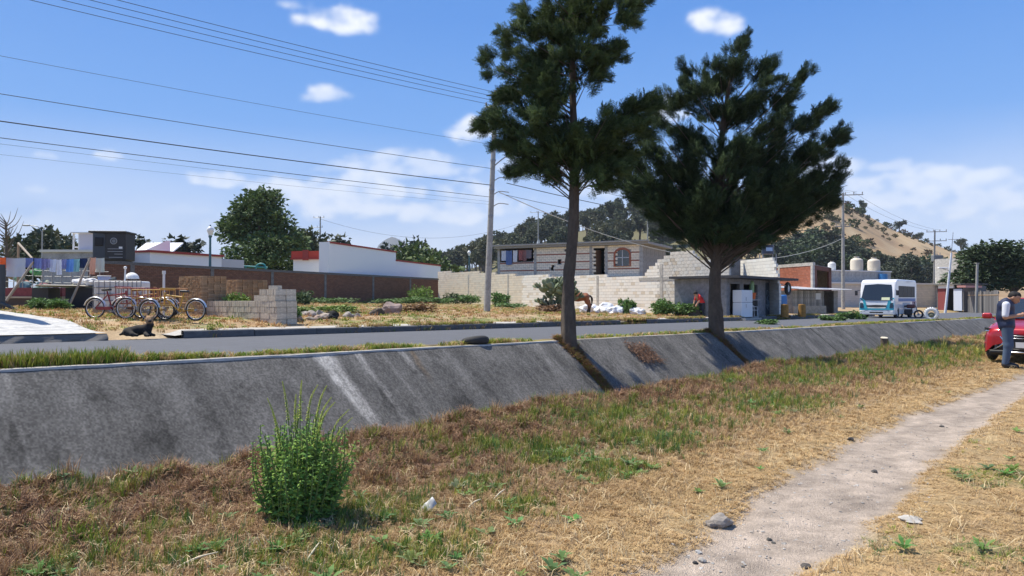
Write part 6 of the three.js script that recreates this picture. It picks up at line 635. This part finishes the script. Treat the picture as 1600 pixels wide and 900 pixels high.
// ---------------------------------------------------------------- brush and stump on the canal slope
{ const r = rngOf(71), s = 18.0, t = 12.55, y = roadY(s) - .5, L = [], g = thing('brushwood', 'clump of dry brushwood lying on the concrete slope between the cypresses', 'brushwood', W3(s, t, y + .07)); const dn = V(.708, -.82, .706).normalize(), al = d3.clone(), nn = V().crossVectors(al, dn).normalize(); if (nn.y < 0) nn.negate(); for (let i = 0; i < 260; i++) { const a = (r() - .5) * .95, b = (r() - .5) * .75, o = al.clone().multiplyScalar(a).addScaledVector(dn, b + a * .25).addScaledVector(nn, r() * .1), e = o.clone().addScaledVector(al, (r() - .5) * .4).addScaledVector(dn, (r() - .3) * .4).addScaledVector(nn, r() * .12); L.push(rod(o, e, .008, .003, 4)); } mesh('twigs', L, M([.24, .14, .09], .95), g); const lf = []; for (let i = 0; i < 500; i++) { const o = al.clone().multiplyScalar((r() - .5) * .95).addScaledVector(dn, (r() - .5) * .8).addScaledVector(nn, r() * .14), w = V(r() - .5, r() - .5, r() - .5).multiplyScalar(.09), v = V(r() - .5, r() - .5, r() - .5).multiplyScalar(.09); tri(lf, o, o.clone().add(w), o.clone().add(v)); } mesh('dead_leaves', triGeo(lf), M([.30, .17, .10], .95), g);
  const q = W3(36.2, 11.9, 0), sy = roadY(36) - (CANAL_T - 11.9) * .82; const st = thing('cut_stump', 'sawn stump with a pale cut top sticking out of the canal slope', 'stump', V(q.x, sy, q.z)); mesh('stump', limb([V(0, -.2, 0), V(-.02, .2, .05), V(-.05, .5, .1)], [.2, .17, .15], 10, .2), MAT.bark, st); mesh('cut_face', put(new THREE.CylinderGeometry(.15, .16, .03, 12), -.05, .51, .1, 0, .2), M([.62, .55, .42], .9), st);
  const wl = W3(58, 12.0, roadY(58) - .85); tag(mesh('plastic_scrap', put(rock(.3, 9, .35), wl.x, wl.y, wl.z), M([.78, .78, .76], .6)), 'white plastic scrap on the far canal slope left of the red car', 'litter');
  // dry grass in the two open joints under the cypresses
  const it = []; for (const [s0, n] of [[15.26, 1500], [23.15, 1500]]) for (let i = 0; i < n; i++) { const t2 = CANAL_T + .15 - Math.pow(r(), 1.6) * 1.9, s2 = s0 + (r() - .5) * (.26 + .35 * ss(12.4, 13.2, t2)), y2 = roadY(s2) - (CANAL_T - t2) * .82 - .03; it.push([wx(s2, t2), y2, wz(s2, t2), r() * 6.28, 1.7, .8 + 1.1 * r(), 1.7, r() < .15 ? mix3(C.green, C.yellow, r()) : mix3([.36, .22, .09], C.brown, r()), (r() - .5) * .9, (r() - .5) * .9]); } scatter('joint_grass', tuftGeo(19, 10, .09, .04, .006, 1.2), grassMat, it); }
// ---------------------------------------------------------------- foreground weed bush
{ const r = rngOf(101), p = nearAt(470, 806), g = thing('weed_bush', 'bushy green weed with pale flower spikes in the foreground', 'plant', p), leaf = [], leaf2 = [], st = [], sp = [];
  const leafTri = (L, o, d, len, w) => { const sd = V().crossVectors(d, V(r() - .5, r(), r() - .5)).normalize().multiplyScalar(w), m = o.clone().addScaledVector(d, len * .45).add(V(0, .006, 0)), t = o.clone().addScaledVector(d, len).add(V(0, -.008, 0)); tri(L, o, m.clone().add(sd), m); tri(L, o, m, m.clone().sub(sd)); tri(L, m.clone().add(sd), t, m); tri(L, m, t, m.clone().sub(sd)); };
  for (let i = 0; i < 130; i++) { const a = r() * 6.283, k = Math.sqrt(r()), h = lerp(.55 + .24 * r(), .2 + .45 * r(), k * k), bx = Math.cos(a) * k * .2, bz = Math.sin(a) * k * .2, tx = Math.cos(a) * k * .36 + .02, tz = Math.sin(a) * k * .33, P = [V(bx, -.02, bz), V(lerp(bx, tx, .6) + (r() - .5) * .07, h * .45, lerp(bz, tz, .6) + (r() - .5) * .07), V(tx + (r() - .5) * .06, h * (.8 + .3 * r()), tz)]; const c = new THREE.CatmullRomCurve3(P); st.push(limb(P, [.007, .005, .003], 5));
    const n = 40; for (let j = 0; j < n; j++) { const u = .03 + .97 * j / n, o = c.getPoint(u), b = j * 2.4 + r(), d = V(Math.cos(b) + (r() - .5) * .8, -.1 + .9 * r(), Math.sin(b) + (r() - .5) * .8).normalize(), len = lerp(.07, .035, u) * (.7 + .6 * r()); leafTri(r() < .5 ? leaf : leaf2, o, d, len, len * .20); } }
  for (const [x, y, lean] of [[408, 626, -6], [439, 597, -3], [478, 592, 2], [465, 615, 3], [500, 600, 12], [508, 604, 8], [520, 620, 12], [530, 625, 16], [541, 643, 20], [548, 655, 20], [432, 640, -4], [495, 635, 5], [460, 640, 2], [515, 640, 14]]) { const D = -p.z, k = D / F, tip = V((x - 470) * k, (806 - y) * k, (r() - .5) * .3), b = V(tip.x * .75 - lean * k * .8, tip.y - .24 - .05 * r(), tip.z * .8), mid = b.clone().lerp(tip, .6).add(V(-lean * k * .3, .01, 0)); const P = [V(tip.x * .3, .2, tip.z * .4), b, mid, tip]; st.push(limb([P[0], P[1], P[2]], [.006, .004, .003], 5)); const c = new THREE.CatmullRomCurve3([b, mid, tip]); for (let j = 0; j < 80; j++) { const u = j / 80, o = c.getPoint(u), a = j * 2.4, w = lerp(.013, .004, u); const d = V(Math.cos(a), .5, Math.sin(a)).normalize(); leafTri(sp, o, d, w * 1.6, w * .6); } }
  mesh('stems', st, M([.13, .19, .06], .8), g); mesh('leaves', triGeo(leaf), leafMat([.27, .42, .085]), g, { label: 'bright green narrow leaves' }); mesh('leaves', triGeo(leaf2), leafMat([.15, .30, .07]), g); mesh('flower_spikes', triGeo(sp), leafMat([.46, .52, .12]), g, { label: 'yellow-green flower spikes' }); }
// ---------------------------------------------------------------- stones and litter on the near bank
{ const r = rngOf(102); for (const [px, py, s, l, c, f] of [[1126, 818, .07, 'fist-sized grey stone at the left edge of the path', [.36, .32, .28], .8], [1108, 820, .04, 'small stone touching the fist-sized one', [.30, .26, .22], .7], [1420, 812, .075, 'flat pale stone at the right edge of the path', [.55, .52, .47], .22], [1257, 886, .03, 'dark pebble on the path near the bottom', [.10, .09, .08], .6], [1200, 842, .018, 'little dark pebble on the path, upper of two', [.1, .1, .09], .7], [1207, 848, .014, 'tiny dark pebble on the path, lower of two', [.1, .1, .09], .7], [1095, 875, .022, 'pale pebble on the near path', [.5, .47, .42], .7], [1365, 737, .03, 'dark pebble at the left path edge, further up', [.14, .13, .12], .6], [1328, 687, .03, 'small dark stone in the dry grass left of the path', [.09, .085, .08], .8], [1470, 667, .03, 'dark pebble far up the path', [.12, .11, .1], .6], [1090, 862, .02, 'white pebble left on the near path', [.6, .58, .54], .6], [1085, 878, .016, 'tiny black pebble beside the white one', [.06, .06, .06], .7]]) { const p = nearAt(px, py), m = tag(mesh('stone', rock(s, px * .3, f), M(c, .95, { map: grit })), l, 'stone'); m.position.copy(p).add(V(0, s * f * .45, 0)); m.rotation.y = r() * 6; }
  const p = nearAt(672, 797), g = grid(range(0, 1, .08), range(0, 1, .12), (u, v) => [(u - .5) * .17, .04 + .05 * u + .03 * Math.sin(v * 3.1 + .3) + .018 * noise(u * 5, v * 5, 2), (v - .5) * .10 * (1 - .5 * Math.abs(u - .5))]); const m = tag(mesh('litter', g, M([.5, .5, .5], .6)), 'crumpled white plastic scrap in the dry grass right of the weed bush', 'litter'); m.position.copy(p); m.rotation.set(.35, .5, .35); m.scale.set(.8, .7, .9);
  for (const [px, py, ry, len, l] of [[312, 884, .5, .11, 'pale dry stalk lying at the bottom left'], [740, 700, -.9, .09, 'pale dry stalk among the green grass'], [780, 780, .9, .07, 'pale dry stalk right of the plastic scrap'], [742, 794, .4, .05, 'short pale stalk below the plastic scrap'], [490, 872, 1.4, .09, 'upright pale stalk below the weed bush']]) { const q = nearAt(px, py), t = tag(mesh('dry_stalk', limb([V(-len, .02, 0), V(0, .06, .01), V(len, .07, 0)], [.006, .007, .003], 5), M([.62, .54, .38], .9)), l, 'stalk'); t.position.copy(q); t.rotation.y = ry; } }
// ---------------------------------------------------------------- red car
{ const cs = 20.6, ct = 3.72, g = thing('red_car', 'red car with a black and chrome front behind the man at the right edge', 'car', W3(cs, ct, nearY(cs, ct) + .01)); g.rotation.y = Math.atan2(DZ, -DX) ; // +x local = nose, towards -s
  const dir = V(-DX, 0, -DZ); g.rotation.y = -Math.atan2(dir.z, dir.x);
  const paint_ = new THREE.MeshPhysicalMaterial({ color: new THREE.Color().setRGB(.42, .012, .018), roughness: .35, metalness: .2, clearcoat: 1, clearcoatRoughness: .05, side: THREE.DoubleSide }), Wd = 1.78, nose = 0, L = 4.3;
  // body shell: cross-sections from nose to tail, half width and heights
  const st = [[0, .62, .42, .78], [-.06, .74, .30, .84], [-.22, .83, .24, .90], [-.5, .875, .22, .97], [-1.0, .89, .22, 1.02], [-1.35, .89, .22, 1.04], [-2.4, .89, .22, 1.04], [-3.4, .88, .23, 1.05], [-4.0, .85, .25, 1.06], [-4.22, .78, .32, 1.04], [-4.3, .68, .42, .95]];
  const pos = [], idx = [], N = 22; for (const [x, hw, y0, y1] of st) for (let j = 0; j <= N; j++) { const a = Math.PI * (j / N), c = Math.cos(a), s = Math.sin(a), z = Math.sign(c) * Math.pow(Math.abs(c), .32) * hw, y = y0 + (y1 - y0) * Math.pow(s, .42) * (1 - .0 * Math.abs(c)); pos.push(x, j === 0 || j === N ? y0 : y, z); }
  for (let i = 0; i < st.length - 1; i++) for (let j = 0; j < N; j++) { const a = i * (N + 1) + j, b = a + N + 1; idx.push(a, b, a + 1, b, b + 1, a + 1); } const c0 = pos.length / 3; pos.push(0, .6, 0); for (let j = 0; j < N; j++) idx.push(c0, j, j + 1); pos.push(0, .42, 0); const bg = new THREE.BufferGeometry(); bg.setAttribute('position', new THREE.Float32BufferAttribute(pos, 3)); bg.setIndex(idx); bg.computeVertexNormals(); mesh('body', bg, paint_, g);
  mesh('underbody', box(3.9, .12, 1.6, -2.15, .24, 0), MAT.black, g);
  // cabin
  const cab = (x0, x1, x2, x3, hw, tw, y0, y1, name, m, sh = 1) => { const P = [[x0, y0, hw], [x1, y1, tw], [x2, y1, tw], [x3, y0, hw]]; const v = []; for (const s of [-1, 1]) for (const [x, y, z] of P) v.push(V(x, y, z * s * sh)); const T = []; const quad = (a, b, c, d) => { tri(T, v[a], v[b], v[c]); tri(T, v[a], v[c], v[d]); }; quad(0, 1, 2, 3); quad(4, 7, 6, 5); quad(0, 4, 5, 1); quad(1, 5, 6, 2); quad(2, 6, 7, 3); return mesh(name, triGeo(T), m, g); };
  cab(-1.02, -1.85, -3.55, -4.15, .80, .60, 1.0, 1.555, 'roof_and_pillars', paint_); const gl = (pts, name) => { const T = []; tri(T, pts[0], pts[1], pts[2]); tri(T, pts[0], pts[2], pts[3]); mesh(name, triGeo(T), MAT.glass, g); };
  gl([V(-1.06, 1.04, -.72), V(-1.78, 1.52, -.55), V(-1.78, 1.52, .55), V(-1.06, 1.04, .72)].map((v) => v.add(V(.02, .012, 0))), 'windscreen'); for (const s of [-1, 1]) { gl([V(-1.25, 1.06, s * .795), V(-1.9, 1.5, s * .635), V(-2.6, 1.5, s * .635), V(-2.6, 1.06, s * .795)], 'side_window'); gl([V(-2.68, 1.06, s * .795), V(-2.68, 1.5, s * .635), V(-3.4, 1.5, s * .635), V(-3.8, 1.06, s * .795)], 'side_window'); mesh('mirror', [rbox(.12, .15, .22, .05, -1.25, 1.10, s * 1.0), rod(V(-1.3, 1.04, s * .82), V(-1.27, 1.08, s * .95), .02)], paint_, g); }
  // front: shield grille, chrome braces, lamps, side recesses
  const F2 = (name, pts, m, off = .012) => { const q = new THREE.ShapeGeometry(new THREE.Shape(pts.map(([z, y]) => new THREE.Vector2(z, y)))), P = q.attributes.position; for (let i = 0; i < P.count; i++) { const z = P.getX(i); P.setXYZ(i, .02 + off - .30 * Math.pow(Math.abs(z) / .86, 2.4) , P.getY(i), z); } q.computeVertexNormals(); return mesh(name, q, m, g); };
  const seg = (pts, n = 10) => { const o = []; for (let i = 0; i < pts.length; i++) { const a = pts[i], b = pts[(i + 1) % pts.length]; for (let k = 0; k < n; k++) o.push([lerp(a[0], b[0], k / n), lerp(a[1], b[1], k / n)]); } return o; };
  const ribbon = (name, pts, w, m) => { const P = []; for (const [z, y] of pts) P.push(V(.05 - .30 * Math.pow(Math.abs(z) / .86, 2.4), y, z)); mesh(name, tube(P, w, 6, 24), m, g); };
  F2('grille', seg([[-.52, .70], [.52, .70], [.36, .50], [.30, .34], [-.30, .34], [-.36, .50]]), MAT.black, .02); for (const y of [.6, .66]) ribbon('grille_bar', [[-.46, y], [0, y], [.46, y]], .008, MAT.chrome); for (const s of [-1, 1]) { ribbon('chrome_brace', [[s * .80, .76], [s * .56, .72], [s * .40, .50], [s * .62, .33], [s * .78, .31]], .022, MAT.chrome); F2('headlamp', seg([[s * .56, .80], [s * .84, .84], [s * .84, .76], [s * .58, .74]]), MAT.glass, .02); F2('side_recess', seg([[s * .60, .62], [s * .84, .66], [s * .84, .34], [s * .64, .36]]), MAT.black, .02); ribbon('fog_bar', [[s * .64, .46], [s * .82, .47]], .028, paint_); for (const x of [-.85, -3.45]) { const w = new THREE.Group(); w.name = 'wheel'; w.position.set(x, .33, s * .80); g.add(w); mesh('tyre', new THREE.TorusGeometry(.24, .09, 10, 26), MAT.rubber, w); mesh('rim', put(new THREE.CylinderGeometry(.2, .2, .14, 20), 0, 0, 0, 0, Math.PI / 2), M([.45, .45, .46], .35, { metalness: .7 }), w); mesh('wheel_arch', put(new THREE.TorusGeometry(.36, .035, 8, 22, Math.PI), 0, 0, s * .07), MAT.black, w); } }
  mesh('lower_lip', rbox(.16, .1, 1.4, .04, -.08, .27, 0), MAT.black, g); ribbon('skid_bar', [[-.6, .285], [0, .275], [.6, .285]], .02, MAT.chrome); const b = mesh('number_plate', box(.01, .13, .3, .06, .45, 0), M([.7, .7, .7], .6), g); mesh('bonnet_crease', [tube([V(-.2, .92, -.4), V(-.6, 1.0, -.45), V(-1, 1.04, -.5)], .008), tube([V(-.2, .92, .4), V(-.6, 1.0, .45), V(-1, 1.04, .5)], .008)], paint_, g); }
// ---------------------------------------------------------------- the man with the phone
{ const p = nearAt(1573, 577), g = thing('person', 'man in navy padded vest and jeans looking at his phone beside the car', 'person', p, -.55); // faces +x
  const leg = (s) => [[0, .92, s * .085, .105, .02, .50, s * .095, .075], [.02, .50, s * .095, .07, -.04, .1, s * .10, .048]], foot = (s) => [[-.05, .06, s * .10, .05, .08, .045, s * .11, .045], [.08, .045, s * .11, .045, .17, .035, s * .115, .035]];
  const arm = (s) => [[-.02, 1.40, s * .205, .062, -.04, 1.13, s * .245, .047], [-.04, 1.13, s * .245, .046, .22, 1.17, s * .16, .033]], torso = [[-.01, .93, 0, .145, -.03, 1.12, 0, .145], [-.03, 1.12, 0, .15, -.02, 1.36, 0, .155], [-.02, 1.38, -.13, .085, -.02, 1.38, .13, .085], [0, .98, -.07, .12, 0, .98, .07, .12]];
  const neck = [[0, 1.42, 0, .062, .045, 1.52, 0, .056]], head = [[.055, 1.60, 0, .088, .085, 1.625, 0, .092], [.105, 1.55, 0, .055, .125, 1.535, 0, .05], [.165, 1.585, 0, .018, .19, 1.565, 0, .014], [.05, 1.575, .088, .018, .05, 1.60, .09, .02], [.05, 1.575, -.088, .018, .05, 1.60, -.09, .02]];
  const nod = (L) => L.map((b) => { const o = b.slice(); for (const k of [0, 4]) { const dx = b[k] - .02, dy = b[k + 1] - 1.5, c = Math.cos(.5), n = Math.sin(.5); o[k] = .05 + dx * c + dy * n; o[k + 1] = 1.495 - dx * n + dy * c; } return o; }), nodP = (x, y, z) => { const q = nod([[x, y, z, 0, x, y, z, 0]])[0]; return [q[0], q[1], q[2]]; };
  const hand = (s) => { const o = [[.22, 1.17, s * .16, .033, .29, 1.185, s * .11, .036]]; for (let i = 0; i < 4; i++) { const dy = .03 - i * .02, l = [.062, .07, .066, .05][i]; o.push([.295, 1.19 + dy, s * .10, .0105, .295 + l * .7, 1.20 + dy, s * .075, .010], [.295 + l * .7, 1.20 + dy, s * .075, .010, .295 + l, 1.20 + dy, s * .045, .009]); } o.push([.25, 1.19, s * .12, .013, .29, 1.235, s * .085, .011]); return o; };
  mesh('body', bodyGeo([...torso.map((b) => b.map((v, i) => i % 4 === 3 ? v * .8 : v)), ...neck, ...arm(1), ...arm(-1), ...leg(1), ...leg(-1), ...foot(1), ...foot(-1), ...nod(head)], .0135, .03), MAT.skin, g); for (const s of [-1, 1]) mesh('hand', bodyGeo(hand(s), .004, .008), MAT.skin, g);
  const grow = (L, k) => L.map((b) => b.map((v, i) => i % 4 === 3 ? v + k : v));
  const vg = bodyGeo([...grow([[-.01, .93, 0, .135, -.03, 1.12, 0, .14], [-.03, 1.12, 0, .15, -.02, 1.36, 0, .15], [-.02, 1.38, -.12, .085, -.02, 1.38, .12, .085], [0, .95, -.08, .115, 0, .95, .08, .115], [-.02, 1.15, -.1, .1, -.02, 1.15, .1, .1]], .022), [-.01, 1.44, 0, .085, .0, 1.48, 0, .08]], .014, .06); { const P = vg.attributes.position, Nn = vg.attributes.normal; for (let i = 0; i < P.count; i++) { const y = P.getY(i), k = .010 * Math.abs(Math.sin(y * 42)); P.setXYZ(i, P.getX(i) + Nn.getX(i) * k, y, P.getZ(i) + Nn.getZ(i) * k); } vg.computeVertexNormals(); } mesh('padded_vest', vg, M([.014, .022, .06], .5), g);
  for (const s of [-1, 1]) { mesh('sleeve', bodyGeo(grow([[-.02, 1.40, s * .20, .062, -.038, 1.17, s * .24, .05]], .016), .012), M([.66, .69, .76], .9), g); mesh('trouser_leg', bodyGeo(grow([...leg(s), [0, .9, 0, .09, 0, .92, s * .07, .1]], .016), .013, .04), M([.06, .095, .16], .9), g); mesh('shoe', bodyGeo(grow(foot(s), .012), .01, .03), M([.015, .015, .017], .6), g); }
  mesh('hair', bodyGeo(nod([[.03, 1.645, 0, .09, .08, 1.668, 0, .08], [.0, 1.595, 0, .062, .012, 1.63, 0, .078], [.035, 1.63, -.05, .042, .045, 1.645, -.055, .042], [.035, 1.63, .05, .042, .045, 1.645, .055, .042], [.11, 1.69, 0, .035, .135, 1.68, 0, .028]]), .009, .03), M([.014, .012, .012], .8), g); for (const s of [-1, 1]) { mesh('eye', put(new THREE.SphereGeometry(.011, 8, 6), ...nodP(.163, 1.615, s * .035)), MAT.black, g); mesh('eyebrow', box(.012, .008, .04, ...nodP(.17, 1.638, s * .035)), M([.02, .016, .015], .9), g); } mesh('mouth', box(.01, .008, .04, ...nodP(.172, 1.535, 0)), M([.3, .12, .1], .8), g); mesh('moustache', box(.014, .012, .055, ...nodP(.174, 1.552, 0)), M([.03, .025, .022], .9), g);
  g.updateMatrixWorld(true); const ph = thing('mobile_phone', 'dark mobile phone held by the man in the navy vest', 'phone', V(.335, 1.215, 0).applyMatrix4(g.matrixWorld), g.rotation.y); mesh('case', rbox(.085, .012, .16, .005, 0, 0, 0, 0, 0, .5), MAT.black, ph); mesh('screen', box(.075, .001, .148, -.003, .0075, 0, 0, 0, .5), M([.05, .06, .08], .1), ph); }
// ---------------------------------------------------------------- haze
scene.fog = new THREE.FogExp2(new THREE.Color().setRGB(.62, .70, .82), 0.00015);
renderer.render(scene, camera);
